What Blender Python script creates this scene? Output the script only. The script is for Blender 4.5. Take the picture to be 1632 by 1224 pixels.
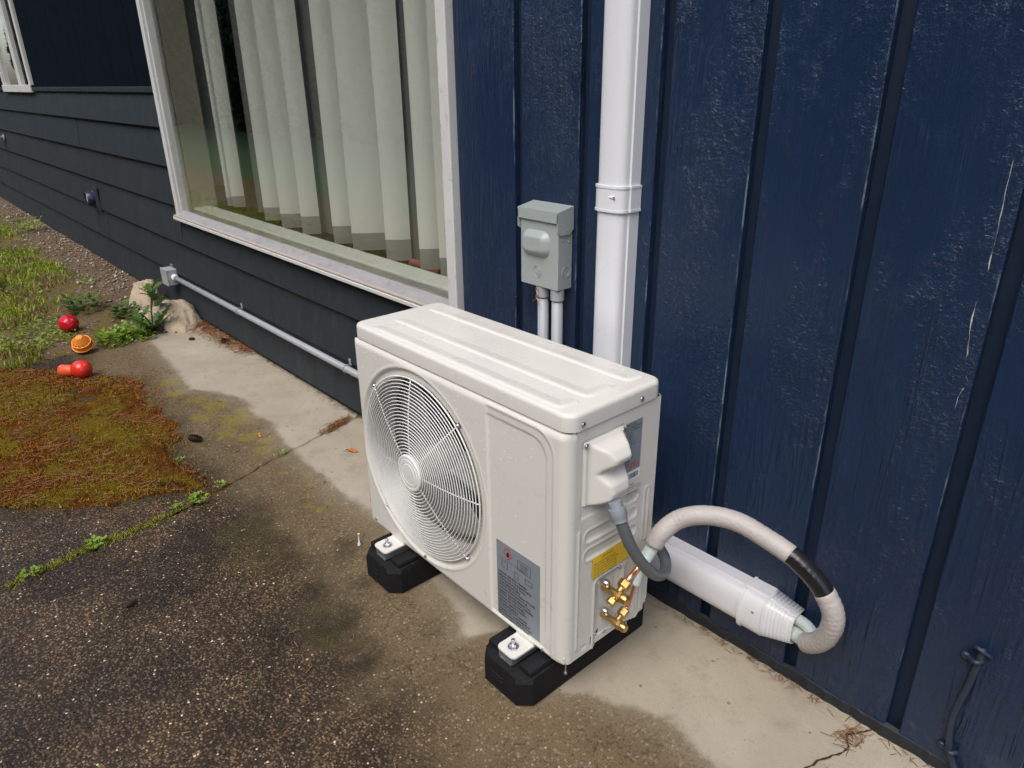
import bpy, bmesh, math, random
import numpy as np
from mathutils import Vector, Matrix
R = math.radians
random.seed(7); rng = np.random.default_rng(7)
for o in list(bpy.data.objects): bpy.data.objects.remove(o, do_unlink=True)
scene = bpy.context.scene
COL = scene.collection

# ------------------------------------------------------------------ camera, sky, sun, exposure
cam_d = bpy.data.cameras.new('camera'); cam = bpy.data.objects.new('camera', cam_d); COL.objects.link(cam)
cam_d.sensor_width = 36.0; cam_d.lens = 1146.56 / 1632 * 36.0; cam_d.clip_start = 0.05; cam_d.clip_end = 400
_yaw, _pitch, _roll = -0.84893, -0.40051, -0.01286
_fw = Vector((math.sin(_yaw)*math.cos(_pitch), math.cos(_yaw)*math.cos(_pitch), math.sin(_pitch)))
_rt = Vector((math.cos(_yaw), -math.sin(_yaw), 0)); _up = _rt.cross(_fw)
_c, _s = math.cos(_roll), math.sin(_roll)
_r2 = _rt*_c + _up*_s; _u2 = _up*_c - _rt*_s
M = Matrix.Identity(4)
for i in range(3):
    M[i][0] = _r2[i]; M[i][1] = _u2[i]; M[i][2] = -_fw[i]
M[0][3], M[1][3], M[2][3] = 0.7549, -0.7893, 1.1764
cam.matrix_world = M
scene.camera = cam

SUN_DIR = Vector((0.20, -0.52, 0.82)).normalized()      # towards the brighter part of the cloudy sky
world = bpy.data.worlds.new('World'); scene.world = world; world.use_nodes = True
wn = world.node_tree.nodes; wl = world.node_tree.links
bg = wn['Background']; sky = wn.new('ShaderNodeTexSky'); sky.sky_type = 'NISHITA'; sky.sun_disc = False
sky.sun_elevation = math.asin(SUN_DIR.z); sky.sun_rotation = math.atan2(SUN_DIR.x, SUN_DIR.y)
sky.air_density = 1.0; sky.dust_density = 3.0; sky.ozone_density = 1.0
wl.new(sky.outputs[0], bg.inputs[0]); bg.inputs[1].default_value = 0.15
sun_d = bpy.data.lights.new('sun', 'SUN'); sun = bpy.data.objects.new('sun', sun_d); COL.objects.link(sun)
sun_d.energy = 1.25; sun_d.angle = R(48); sun_d.color = (1.0, 0.975, 0.945)
sun.rotation_euler = SUN_DIR.to_track_quat('Z', 'Y').to_euler()
vs = scene.view_settings; vs.view_transform = 'Standard'; vs.look = 'None'; vs.exposure = 0.78; vs.gamma = 1.0; vs.use_curve_mapping = False
scene.cycles.max_bounces = 8; scene.cycles.transparent_max_bounces = 12
scene.cycles.caustics_reflective = False; scene.cycles.caustics_refractive = False

YW = 0.4114          # wall plane (the house face); ground is z = 0, outdoor unit front is y = 0

# ------------------------------------------------------------------ helpers
def tag(o, label=None, cat=None, group=None, kind=None):
    if label: o['label'] = label
    if cat: o['category'] = cat
    if group: o['group'] = group
    if kind: o['kind'] = kind
    return o
def empty(name, loc, label=None, cat=None, group=None):
    o = bpy.data.objects.new(name, None); COL.objects.link(o); o.location = loc; o.empty_display_size = 0.05
    o['_o'] = loc
    return tag(o, label, cat, group)
def link(name, me, mats, parent=None, smooth=False, keep=False):
    o = bpy.data.objects.new(name, me); COL.objects.link(o)
    if mats is not None:
        for m in (mats if isinstance(mats, (list, tuple)) else [mats]): me.materials.append(m)
    if smooth:
        me.shade_smooth()
    if parent:
        o.parent = parent
        base = Vector((0, 0, 0)); p = parent
        while p: base += Vector(p.location); p = p.parent
        if not keep: o.location = -base       # geometry is given in world coordinates
    return o
class MB:
    def __init__(s): s.v = []; s.f = []; s.m = []
    def add(s, v, f, mi=0):
        n = len(s.v); s.v += [tuple(p) for p in v]; s.f += [tuple(i+n for i in q) for q in f]; s.m += [mi]*len(f); return s
    def box(s, x0, x1, y0, y1, z0, z1, mi=0):
        v = [(x, y, z) for z in (z0, z1) for y in (y0, y1) for x in (x0, x1)]
        return s.add(v, [(0,2,3,1),(4,5,7,6),(0,1,5,4),(2,6,7,3),(0,4,6,2),(1,3,7,5)], mi)
    def rbox(s, x0, x1, y0, y1, z0, z1, bev=.003, seg=2, mi=0, edges=None):
        bm = bmesh.new(); bmesh.ops.create_cube(bm, size=1)
        for v in bm.verts:
            v.co = Vector(((x0+x1)/2 + v.co.x*(x1-x0), (y0+y1)/2 + v.co.y*(y1-y0), (z0+z1)/2 + v.co.z*(z1-z0)))
        es = [e for e in bm.edges if edges is None or edges(e)]
        bmesh.ops.bevel(bm, geom=es, offset=bev, segments=seg, profile=.5, affect='EDGES')
        return s.bm(bm, mi)
    def bm(s, bm, mi=0):
        bm.verts.index_update(); v = [p.co[:] for p in bm.verts]; f = [[p.index for p in q.verts] for q in bm.faces]
        bm.free(); return s.add(v, f, mi)
    def prism(s, pts, axis, a, b, mi=0):
        # pts: 2D outline; axis 'x': pts=(y,z); 'y': pts=(x,z); 'z': pts=(x,y)
        def P(p, t): return {'x': (t, p[0], p[1]), 'y': (p[0], t, p[1]), 'z': (p[0], p[1], t)}[axis]
        n = len(pts); v = [P(p, a) for p in pts] + [P(p, b) for p in pts]
        f = [tuple(range(n))[::-1], tuple(range(n, 2*n))] + [(i, (i+1) % n, n+(i+1) % n, n+i) for i in range(n)]
        return s.add(v, f, mi)
    def tube(s, path, r, n=10, closed=False, caps=True, mi=0):
        path = [Vector(p) for p in path]; N = len(path)
        rr = r if hasattr(r, '__len__') else [r]*N
        t0 = (path[1]-path[0]).normalized()
        a = Vector((0, 0, 1)) if abs(t0.z) < .9 else Vector((1, 0, 0))
        u = (a - t0*a.dot(t0)).normalized(); v = []
        for i, p in enumerate(path):
            if closed: t = (path[(i+1) % N]-path[i-1]).normalized()
            else: t = (path[min(i+1, N-1)]-path[max(i-1, 0)]).normalized()
            u = (u - t*u.dot(t)).normalized(); w = t.cross(u)
            for k in range(n):
                an = 2*math.pi*k/n; v.append(p + (u*math.cos(an)+w*math.sin(an))*rr[i])
        f = []
        for i in range(N if closed else N-1):
            j = (i+1) % N
            for k in range(n):
                l = (k+1) % n; f.append((i*n+k, i*n+l, j*n+l, j*n+k))
        if caps and not closed: f += [tuple(range(n))[::-1], tuple((N-1)*n+k for k in range(n))]
        return s.add(v, f, mi)
    def lathe(s, prof, o, ax, n=24, mi=0, caps=True, n_side=None):
        # prof: (radius, distance along axis)
        ax = Vector(ax).normalized(); a = Vector((0, 0, 1)) if abs(ax.z) < .9 else Vector((1, 0, 0))
        u = (a-ax*a.dot(ax)).normalized(); w = ax.cross(u); o = Vector(o); v = []; f = []
        for r, h in prof:
            for k in range(n):
                an = 2*math.pi*k/n; v.append(o + ax*h + (u*math.cos(an)+w*math.sin(an))*r)
        for i in range(len(prof)-1):
            for k in range(n):
                l = (k+1) % n; f.append((i*n+k, i*n+l, (i+1)*n+l, (i+1)*n+k))
        if caps: f += [tuple(range(n))[::-1], tuple((len(prof)-1)*n+k for k in range(n))]
        return s.add(v, f, mi)
    def build(s, name, mats, parent=None, smooth=False, recalc=True):
        me = bpy.data.meshes.new(name); me.from_pydata(s.v, [], s.f)
        me.polygons.foreach_set('material_index', s.m)
        if recalc:
            bm = bmesh.new(); bm.from_mesh(me); bmesh.ops.recalc_face_normals(bm, faces=bm.faces); bm.to_mesh(me); bm.free()
        o = link(name, me, mats, parent)
        if smooth is True: me.shade_smooth()
        elif smooth: me.shade_smooth(); me.set_sharp_from_angle(angle=R(smooth))
        return o
def arr_mesh(name, V, F, mats, parent=None, smooth=False):
    V = np.asarray(V, np.float32); F = np.asarray(F, np.int32); k = F.shape[1]
    me = bpy.data.meshes.new(name); me.vertices.add(len(V)); me.vertices.foreach_set('co', V.ravel())
    me.loops.add(F.size); me.loops.foreach_set('vertex_index', F.ravel())
    me.polygons.add(len(F)); me.polygons.foreach_set('loop_start', np.arange(0, F.size, k, dtype=np.int32))
    me.polygons.foreach_set('loop_total', np.full(len(F), k, np.int32)); me.update(calc_edges=True); me.validate()
    return link(name, me, mats, parent, smooth)
def catmull(pts, n=8):
    P = [Vector(p) for p in pts]; P = [P[0]*2-P[1]] + P + [P[-1]*2-P[-2]]; out = []
    for i in range(1, len(P)-2):
        for k in range(n):
            t = k/n; a, b, c, d = P[i-1], P[i], P[i+1], P[i+2]
            out.append(.5*((2*b)+(c-a)*t+(2*a-5*b+4*c-d)*t*t+(3*b-a-3*c+d)*t**3))
    out.append(P[-2]); return out
def ss(a, b, x):
    t = np.clip((x-a)/(b-a), 0, 1); return t*t*(3-2*t)
def rr_sdf(px, pz, x0, x1, z0, z1, r):
    qx = np.abs(px-(x0+x1)/2)-(x1-x0)/2+r; qz = np.abs(pz-(z0+z1)/2)-(z1-z0)/2+r
    return np.hypot(np.maximum(qx, 0), np.maximum(qz, 0))+np.minimum(np.maximum(qx, qz), 0)-r
def seg_d(px, pz, a, b):
    ax, az = a; bx, bz = b; t = np.clip(((px-ax)*(bx-ax)+(pz-az)*(bz-az))/((bx-ax)**2+(bz-az)**2), 0, 1)
    return np.hypot(px-ax-t*(bx-ax), pz-az-t*(bz-az))
def vnoise(x, y, seed=0):
    def h(i, j): 
        n = np.sin(i*127.1+j*311.7+seed*74.7)*43758.5453; return n-np.floor(n)
    i, j = np.floor(x), np.floor(y); f, g = x-i, y-j; f = f*f*(3-2*f); g = g*g*(3-2*g)
    return (h(i, j)*(1-f)+h(i+1, j)*f)*(1-g)+(h(i, j+1)*(1-f)+h(i+1, j+1)*f)*g
def fbm(x, y, o=4, seed=0):
    s = 0; a = .5
    for k in range(o): s = s+a*vnoise(x*2**k, y*2**k, seed+k); a *= .5
    return s/(1-.5**o)

# ------------------------------------------------------------------ materials
class G:
    def __init__(s, name):
        s.m = bpy.data.materials.new(name); s.m.use_nodes = True; s.t = s.m.node_tree; s.b = s.t.nodes['Principled BSDF']; s._pos = None
    def n(s, t, **k):
        x = s.t.nodes.new(t)
        for a, b in k.items(): setattr(x, a, b)
        return x
    def l(s, a, b):
        if hasattr(a, 'is_linked') or hasattr(a, 'links'): s.t.links.new(a, b)
        else:
            try: b.default_value = a
            except Exception: b.default_value = (*a, 1) if len(a) == 3 else a
    def pos(s, scale=(1, 1, 1), rot=(0, 0, 0)):
        tc = s.n('ShaderNodeNewGeometry'); mp = s.n('ShaderNodeMapping'); s.l(tc.outputs['Position'], mp.inputs[0])
        mp.inputs['Scale'].default_value = scale; mp.inputs['Rotation'].default_value = rot; return mp.outputs[0]
    def noise(s, co, scale, detail=3, rough=.55, dist=0):
        x = s.n('ShaderNodeTexNoise'); s.l(co, x.inputs['Vector']); x.inputs['Scale'].default_value = scale
        x.inputs['Detail'].default_value = detail; x.inputs['Roughness'].default_value = rough; x.inputs['Distortion'].default_value = dist; return x.outputs['Fac']
    def vor(s, co, scale, feature='F1', rnd=1, out='Distance'):
        x = s.n('ShaderNodeTexVoronoi', feature=feature); s.l(co, x.inputs['Vector']); x.inputs['Scale'].default_value = scale
        x.inputs['Randomness'].default_value = rnd; return x.outputs[out]
    def ramp(s, v, stops, interp='LINEAR'):
        x = s.n('ShaderNodeValToRGB'); s.l(v, x.inputs[0]); e = x.color_ramp; e.interpolation = interp
        while len(e.elements) < len(stops): e.elements.new(.5)
        for q, (p, c) in zip(e.elements, stops):
            q.position = p; q.color = (c, c, c, 1) if not hasattr(c, '__len__') else (*c, 1)
        return x.outputs[0]
    def mix(s, f, a, b, mode='MIX'):
        x = s.n('ShaderNodeMix', data_type='RGBA', blend_type=mode); s.l(f, x.inputs[0]); s.l(a, x.inputs[6]); s.l(b, x.inputs[7]); return x.outputs[2]
    def math(s, op, a, b=0.0, c=None, clamp=False):
        x = s.n('ShaderNodeMath', operation=op, use_clamp=clamp); s.l(a, x.inputs[0]); s.l(b, x.inputs[1])
        if c is not None: s.l(c, x.inputs[2])
        return x.outputs[0]
    def step(s, v, a, b, lo=0.0, hi=1.0):
        x = s.n('ShaderNodeMapRange', interpolation_type='SMOOTHSTEP'); s.l(v, x.inputs[0])
        for i, k in enumerate((a, b, lo, hi)): x.inputs[1+i].default_value = k
        return x.outputs[0]
    def attr(s, name):
        x = s.n('ShaderNodeAttribute', attribute_name=name); return x.outputs['Fac']
    def island(s): return s.n('ShaderNodeNewGeometry').outputs['Random Per Island']
    def objrnd(s): return s.n('ShaderNodeObjectInfo').outputs['Random']
    def bump(s, h, strength=.3, dist=.002, prev=None):
        x = s.n('ShaderNodeBump'); s.l(h, x.inputs['Height']); x.inputs['Strength'].default_value = strength; x.inputs['Distance'].default_value = dist
        if prev is not None: s.l(prev, x.inputs['Normal'])
        s.l(x.outputs[0], s.b.inputs['Normal']); return x.outputs[0]
    def done(s, col=None, rough=None, metal=None, spec=None, **k):
        if col is not None: s.l(col, s.b.inputs['Base Color'])
        if rough is not None: s.l(rough, s.b.inputs['Roughness'])
        if metal is not None: s.b.inputs['Metallic'].default_value = metal
        if spec is not None: s.b.inputs['Specular IOR Level'].default_value = spec
        for a, b in k.items(): s.l(b, s.b.inputs[a.replace('_', ' ')])
        return s.m
def plain(name, col, rough=.5, metal=0, var=.12, scale=40, bump=.0, spec=None):
    g = G(name); p = g.pos(); n = g.noise(p, scale, 4)
    c = g.mix(n, tuple(x*(1-var) for x in col), tuple(min(1, x*(1+var)) for x in col))
    if bump: g.bump(g.noise(p, scale*6, 3), bump, .001)
    r = g.step(g.noise(p, scale*.6, 3), .2, .8, max(.03, rough-.06), rough+.06)
    return g.done(c, r, metal, spec)

def siding_mat(name, worn=False):
    g = G(name); p = g.pos(); ps = g.pos((1, 1, .05)); pm = g.pos((1, 1, .28))
    grain = g.noise(ps, 190, 4, .6, .4); coarse = g.noise(ps, 45, 3, .6, 1.2); blob = g.noise(pm, 55, 3, .6, .8)
    patch = g.step(g.noise(pm, 7, 3, .6), .44, .62); fleck = g.vor(p, 130)
    c = g.mix(g.noise(pm, 5, 3), (.0074, .0185, .047), (.0124, .0285, .069))
    c = g.mix(g.math('MULTIPLY', g.step(g.noise(p, 2.2, 4), .45, .7), .4), c, (.0140, .0315, .067))
    sz = g.n('ShaderNodeSeparateXYZ'); g.l(p, sz.inputs[0]); base = g.math('MULTIPLY', g.step(sz.outputs[2], .16, .02), g.step(g.noise(p, 60, 5, .75), .50, .70)); c = g.mix(g.math('MULTIPLY', base, .32), c, (.10, .09, .075))
    spk = g.math('MULTIPLY', g.step(fleck, .10, .05), g.step(g.noise(p, 38, 2), .56, .63))
    c = g.mix(g.math('MULTIPLY', spk, .30), c, (.20, .24, .29))
    crk = g.math('MULTIPLY', g.step(g.noise(g.pos((1, 1, .025)), 75, 2, .5, .3), .69, .725), g.step(g.noise(p, 9, 2), .57, .66))
    c = g.mix(g.math('MULTIPLY', crk, .30), c, (.16, .20, .25))
    if worn:
        w = g.math('MULTIPLY', g.step(g.noise(g.pos((1, 1, .14)), 42, 4, .7), .50, .62), .55)
        c = g.mix(w, c, (.20, .27, .31))
    rough_zone = g.step(g.noise(g.pos((1, 1, .35)), 8, 5, .7), .38, .72)
    wav = g.noise(g.pos((1, 1, 1.15)), 110, 3, .65, 1.2)
    ridge = g.math('POWER', g.math('SUBTRACT', 1.0, g.math('ABSOLUTE', g.math('SUBTRACT', g.math('MULTIPLY', g.noise(g.pos((1, 1, .06)), 34, 2, .5, .6), 2.0), 1.0))), 7.0)
    h = g.math('ADD', g.math('MULTIPLY', grain, g.step(g.noise(pm, 12, 2), .35, .65, .10, .42)), g.math('MULTIPLY', coarse, .5))
    h = g.math('ADD', h, g.math('MULTIPLY', g.math('MULTIPLY', g.math('ADD', g.math('MULTIPLY', blob, .8), wav), rough_zone), .95))
    h = g.math('ADD', h, g.math('MULTIPLY', g.math('MULTIPLY', ridge, g.step(g.noise(p, 6, 2), .45, .6)), .55))
    h = g.math('ADD', h, g.math('MULTIPLY', g.noise(p, 320, 2), .16))
    g.bump(h, 1.0, .0044)
    rgh = g.step(g.noise(pm, 9, 3), .25, .75, .22, .36)
    return g.done(c, rgh, spec=.46)
M_BLUE = siding_mat('blue_painted_siding'); M_BLUE_EDGE = siding_mat('blue_siding_worn_edge', True)
def lap_mat():
    g = G('charcoal_lap_paint'); p = g.pos(); ps = g.pos((1, 1, .12)); pl = g.pos((.15, 1, 1))
    c = g.mix(g.noise(p, 2.5, 4, .6), (.016, .022, .029), (.028, .035, .040))
    c = g.mix(g.math('MULTIPLY', g.step(g.noise(ps, 26, 4, .7), .52, .72), .5), c, (.050, .058, .054))
    c = g.mix(g.math('MULTIPLY', g.step(g.noise(ps, 11, 3), .55, .75), .5), c, (.014, .017, .022))
    spk = g.math('MULTIPLY', g.step(g.vor(p, 70), .09, .045), g.step(g.noise(p, 16, 2), .66, .71))
    c = g.mix(g.math('MULTIPLY', spk, .5), c, (.26, .27, .27))
    c = g.mix(g.math('MULTIPLY', g.objrnd(), .35), c, (.020, .027, .036))
    g.bump(g.math('ADD', g.noise(p, 150, 4), g.math('MULTIPLY', g.noise(pl, 60, 3), .8)), .35, .0015)
    return g.done(c, g.step(g.noise(p, 14, 3), .3, .7, .5, .68), spec=.3)
M_LAP = lap_mat()
M_CHANNEL = plain('shaded_channel_blue', (.0070, .0160, .036), .6, var=.3, scale=25, bump=.4, spec=.3)  # groove shade painted in: channel floor coloured darker than the boards
M_DARKNAVY = plain('dark_navy_boards', (.0045, .0075, .013), .75, var=.35, scale=18, bump=.5, spec=.02)
M_TAR = plain('black_base_strip', (.012, .015, .020), .65, var=.5, scale=60, bump=.8)
def frame_mat():
    g = G('weathered_white_aluminium'); p = g.pos(); pl = g.pos((.2, 1, 1))
    c = g.mix(g.noise(p, 9, 4), (.52, .52, .50), (.66, .66, .64))
    c = g.mix(g.math('MULTIPLY', g.step(g.noise(p, 55, 4, .7), .55, .72), .5), c, (.26, .25, .235))
    return g.done(c, .42, spec=.5)
M_FRAME = frame_mat()
def sill_mat():
    g = G('stained_sill'); p = g.pos(); pl = g.pos((.25, 1, 1))
    c = g.mix(g.noise(pl, 40, 4, .7), (.20, .195, .19), (.38, .37, .36))
    c = g.mix(g.math('MULTIPLY', g.step(g.noise(p, 30, 4, .7), .5, .66), .6), c, (.20, .19, .185))
    return g.done(c, .5)
M_SILL = sill_mat()
def bead_mat():
    g = G('dull_orange_bead'); p = g.pos()  # dull orange tone, mixed by noise, for the line along the sill
    c = g.mix(g.noise(p, 25, 4), (.36, .29, .23), (.46, .40, .34)); return g.done(c, .5)
M_BEAD = bead_mat()
def glass_mat():
    g = G('window_glass'); t = g.t
    tr = g.n('ShaderNodeBsdfTransparent'); tr.inputs[0].default_value = (.965, .975, .955, 1)
    gl = g.n('ShaderNodeBsdfGlossy'); gl.inputs['Roughness'].default_value = .012; gl.inputs[0].default_value = (.95, .97, .95, 1)
    fr = g.n('ShaderNodeFresnel'); bf = g.n('ShaderNodeNewGeometry').outputs['Backfacing']; g.l(g.step(bf, 0, 1, 1.55, 1/1.55), fr.inputs[0])
    f = g.math('MULTIPLY', fr.outputs[0], 1.7, clamp=True)
    mx = g.n('ShaderNodeMixShader'); g.l(f, mx.inputs[0]); t.links.new(tr.outputs[0], mx.inputs[1]); t.links.new(gl.outputs[0], mx.inputs[2])
    t.links.new(mx.outputs[0], t.nodes['Material Output'].inputs[0]); return g.m
M_GLASS = glass_mat()
def cloth_mat(name, col, trans):
    g = G(name); t = g.t; p = g.pos(); pv = g.pos((1, 1, .06))
    c = g.mix(g.noise(pv, 22, 3), tuple(x*.9 for x in col), col)
    c = g.mix(g.math('MULTIPLY', g.noise(p, 600, 2), .25), c, tuple(x*.7 for x in col))
    d = g.n('ShaderNodeBsdfDiffuse'); tl = g.n('ShaderNodeBsdfTranslucent'); g.l(c, d.inputs[0]); g.l(c, tl.inputs[0])
    mx = g.n('ShaderNodeMixShader'); mx.inputs[0].default_value = trans
    t.links.new(d.outputs[0], mx.inputs[1]); t.links.new(tl.outputs[0], mx.inputs[2]); t.links.new(mx.outputs[0], t.nodes['Material Output'].inputs[0]); return g.m
M_CLOTH = cloth_mat('cream_blind_fabric', (.92, .93, .89), .12); M_HEM = cloth_mat('grey_sheer_hem', (.46, .46, .44), .3); M_VSHADE = cloth_mat('shaded_blind_gap', (.17, .17, .17), .1)  # last one is dark to paint in the shadowed gaps of the blind
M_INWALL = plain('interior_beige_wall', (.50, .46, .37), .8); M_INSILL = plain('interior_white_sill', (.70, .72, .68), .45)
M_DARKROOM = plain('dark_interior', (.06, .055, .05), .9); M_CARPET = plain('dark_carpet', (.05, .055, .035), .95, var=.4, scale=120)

def ac_mat():
    g = G('cream_powder_coat'); p = g.pos()
    c = g.mix(g.noise(p, 6, 3), (.640, .622, .566), (.668, .650, .594))
    c = g.mix(g.math('MULTIPLY', g.step(g.noise(p, 20, 5, .7), .58, .76), .05), c, (.56, .54, .49))
    g.bump(g.math('ADD', g.noise(p, 420, 2), g.math('MULTIPLY', g.noise(p, 9, 2), 4.0)), .10, .0006)
    return g.done(c, g.step(g.noise(p, 12, 3), .3, .7, .26, .36), spec=.5)
M_AC = ac_mat()
M_GRILLE = plain('white_coated_wire', (.72, .72, .69), .3, var=.04)
M_FAN = plain('grey_plastic_fan', (.26, .26, .235), .4, var=.06)
M_BLACK = plain('dark_coil_interior', (.018, .018, .02), .6, var=.4)
M_COIL = plain('coil_fins', (.10, .10, .10), .5, .4, var=.5, scale=200)
M_STEEL = plain('zinc_steel', (.60, .60, .60), .3, 1.0, var=.15, scale=80)
M_GREYSTEEL = plain('galvanised_rail', (.48, .49, .50), .4, .8, var=.2, scale=60)
M_BRASS = plain('brass', (.66, .44, .16), .33, 1.0, var=.12, scale=70)
M_COPPER = plain('copper', (.80, .40, .27), .3, 1.0, var=.15, scale=60)
M_LABEL = plain('blue_grey_label', (.21, .24, .27), .35, var=.05)
M_YELLOW = plain('yellow_label', (.80, .53, .03), .4, var=.05)
M_WHITELABEL = plain('white_label', (.78, .78, .76), .4, var=.03)
M_INK = plain('black_ink', (.015, .015, .018), .5); M_RED = plain('red_ink', (.55, .04, .04), .5)
def rubber_mat():
    g = G('black_recycled_rubber'); p = g.pos()
    c = g.mix(g.noise(p, 30, 3), (.005, .005, .0055), (.010, .010, .011))
    c = g.mix(g.math('MULTIPLY', g.step(g.vor(p, 330), .22, .12), g.step(g.noise(p, 90, 2), .55, .65)), c, (.14, .14, .14))
    g.bump(g.noise(p, 260, 3), .7, .0018); return g.done(c, .70, spec=.25)
M_RUBBER = rubber_mat()
M_PVCW = plain('white_vinyl_duct', (.68, .69, .71), .28, var=.03, scale=6)
M_SCREWHOLE = plain('dark_slot', (.25, .25, .26), .5)
M_BOX = plain('grey_enamel_box', (.31, .345, .335), .35, var=.05, scale=12, bump=.12)
M_PIPE = plain('grey_conduit', (.31, .33, .345), .45, var=.08, scale=25)
M_WHIP = plain('dark_grey_flexible_conduit', (.13, .14, .15), .42, var=.12, scale=60)
M_WHIPFIT = plain('grey_plastic_fitting', (.25, .27, .30), .4, var=.06)
def wrap_mat():
    g = G('beige_wrapped_tape'); p = g.pos()
    c = g.mix(g.noise(p, 18, 3), (.40, .365, .34), (.46, .425, .40))
    g.bump(g.math('ADD', g.noise(g.pos((1, 1, 1), (.4, .9, .3)), 55, 4, .65, 2.0), g.noise(p, 160, 3)), .38, .003)
    return g.done(c, .48, spec=.4)
M_WRAP = wrap_mat()
M_TAPE = plain('black_electrical_tape', (.012, .012, .013), .22, var=.3, scale=60, bump=.5)
M_FOAM = plain('pale_mint_foam', (.55, .63, .60), .6, var=.05)
M_CABLE = plain('painted_cable', (.016, .025, .045), .45, var=.4, scale=60, bump=.6)

def concrete_mat():
    g = G('weathered_concrete'); p = g.pos()
    wd = g.math('ADD', g.attr('wet'), g.math('MULTIPLY', g.math('SUBTRACT', g.noise(p, 18, 5, .68), .5), .065))
    wet = g.math('ADD', g.math('MULTIPLY', g.step(wd, -.012, .022), .72), g.math('MULTIPLY', g.step(wd, -.01, .12), .28))
    ex_n = g.math('MULTIPLY', g.math('SUBTRACT', g.noise(p, 6, 5, .65), .5), .34)
    ex = g.step(g.math('ADD', g.math('ADD', g.attr('wet'), g.attr('agg')), ex_n), .02, .30)
    # cement paste, dry and wet
    dry = g.mix(g.noise(p, 4, 5, .6), (.265, .225, .160), (.470, .418, .325))
    dry = g.mix(g.math('MULTIPLY', g.step(g.noise(p, 23, 4, .7), .52, .75), .35), dry, (.24, .205, .15))
    dry = g.mix(g.math('MULTIPLY', g.step(g.noise(p, 2.3, 3), .56, .72), .45), dry, (.47, .44, .385))
    sand = g.noise(p, 420, 2)
    dry = g.mix(g.math('MULTIPLY', g.step(sand, .45, .7), .20), dry, (.20, .17, .13))
    pit = g.math('MULTIPLY', g.step(g.vor(p, 38), .17, .11), g.step(g.noise(p, 21, 2), .55, .60))
    pit2 = g.math('MULTIPLY', g.step(g.vor(p, 110), .18, .10), g.step(g.noise(p, 33, 2), .48, .55))
    dry = g.mix(g.math('MULTIPLY', g.math('MAXIMUM', pit, g.math('MULTIPLY', pit2, .7)), .65), dry, (.10, .095, .085))
    wetc = g.mix(g.noise(p, 5, 5, .65), (.105, .073, .036), (.205, .150, .078))
    wetc = g.mix(g.math('MULTIPLY', g.step(sand, .42, .66), .45), wetc, (.055, .043, .028))
    # exposed aggregate
    cell = g.n('ShaderNodeTexVoronoi'); g.l(p, cell.inputs[0]); cell.inputs['Scale'].default_value = 200
    sep = g.n('ShaderNodeSeparateColor'); g.l(cell.outputs['Color'], sep.inputs[0]); rnd = sep.outputs[0]
    agg = g.ramp(rnd, [(0, (.016, .012, .009)), (.26, (.036, .028, .020)), (.48, (.070, .054, .036)), (.66, (.098, .080, .058)), (.82, (.145, .115, .076)), (.92, (.115, .072, .040)), (.975, (.21, .18, .135)), (.992, (.50, .47, .41))], 'CONSTANT')
    gap = g.step(cell.outputs['Distance'], .42, .62)
    agg = g.mix(gap, agg, (.026, .019, .012))
    tone = g.mix(g.step(g.noise(p, 2.6, 4, .6), .35, .68), (.72, .62, .51), (1.90, 1.60, 1.20))
    agg = g.mix(1.0, agg, tone, 'MULTIPLY')
    wetx = g.mix(g.math('MULTIPLY', g.step(rnd, .62, .63), .55), wetc, agg)
    wetx = g.mix(g.math('MULTIPLY', g.step(rnd, .90, .91), .5), wetx, (.27, .23, .16))
    wetall = g.mix(ex, wetx, agg)
    # dark damp blotches and greenish film
    blot = g.math('MULTIPLY', g.attr('blot'), g.step(g.noise(p, 14, 4, .7), .30, .62))
    wetall = g.mix(g.math('MULTIPLY', blot, .85), wetall, (.020, .013, .007))
    grn = g.math('MULTIPLY', g.attr('film'), g.step(g.noise(p, 24, 4, .7), .36, .6))
    wetall = g.mix(g.math('MULTIPLY', grn, .62), wetall, (.058, .050, .010))
    lich = g.math('MULTIPLY', g.step(g.math('ADD', g.attr('lichen'), g.math('MULTIPLY', g.math('SUBTRACT', g.noise(p, 38, 5, .75), .5), 3.0)), .62, .95), .62)
    wetall = g.mix(lich, wetall, (.20, .165, .020))
    fine = g.noise(p, 900, 2, .7); dry = g.mix(g.math('MULTIPLY', g.step(fine, .50, .72), .42), dry, (.13, .115, .092)); dry = g.mix(g.math('MULTIPLY', g.step(fine, .46, .28), .30), dry, (.56, .53, .46))
    dry = g.mix(g.math('MULTIPLY', g.step(g.noise(p, 11, 5, .75), .50, .70), .38), dry, (.19, .165, .128))
    c = g.mix(wet, dry, wetall)
    # debris-brown film next to the house wall
    c = g.mix(g.math('MULTIPLY', g.math('MULTIPLY', g.attr('edge'), g.step(g.noise(p, 40, 4, .7), .44, .6)), .8), c, (.085, .052, .028))
    hb = g.math('MULTIPLY', g.math('SUBTRACT', 1.0, cell.outputs['Distance']), g.math('MULTIPLY', wet, g.step(ex, 0, 1, .25, 1)))
    h = g.math('ADD', hb, g.math('MULTIPLY', g.noise(p, 300, 3), .35))
    h = g.math('SUBTRACT', h, g.math('MULTIPLY', pit, .8))
    g.bump(h, .75, .0022)
    rgh = g.mix(wet, (.82, .82, .82), g.step(g.noise(p, 30, 3), .3, .7, .42, .62))
    return g.done(c, rgh, spec=.28)
M_CONC = concrete_mat()
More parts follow.
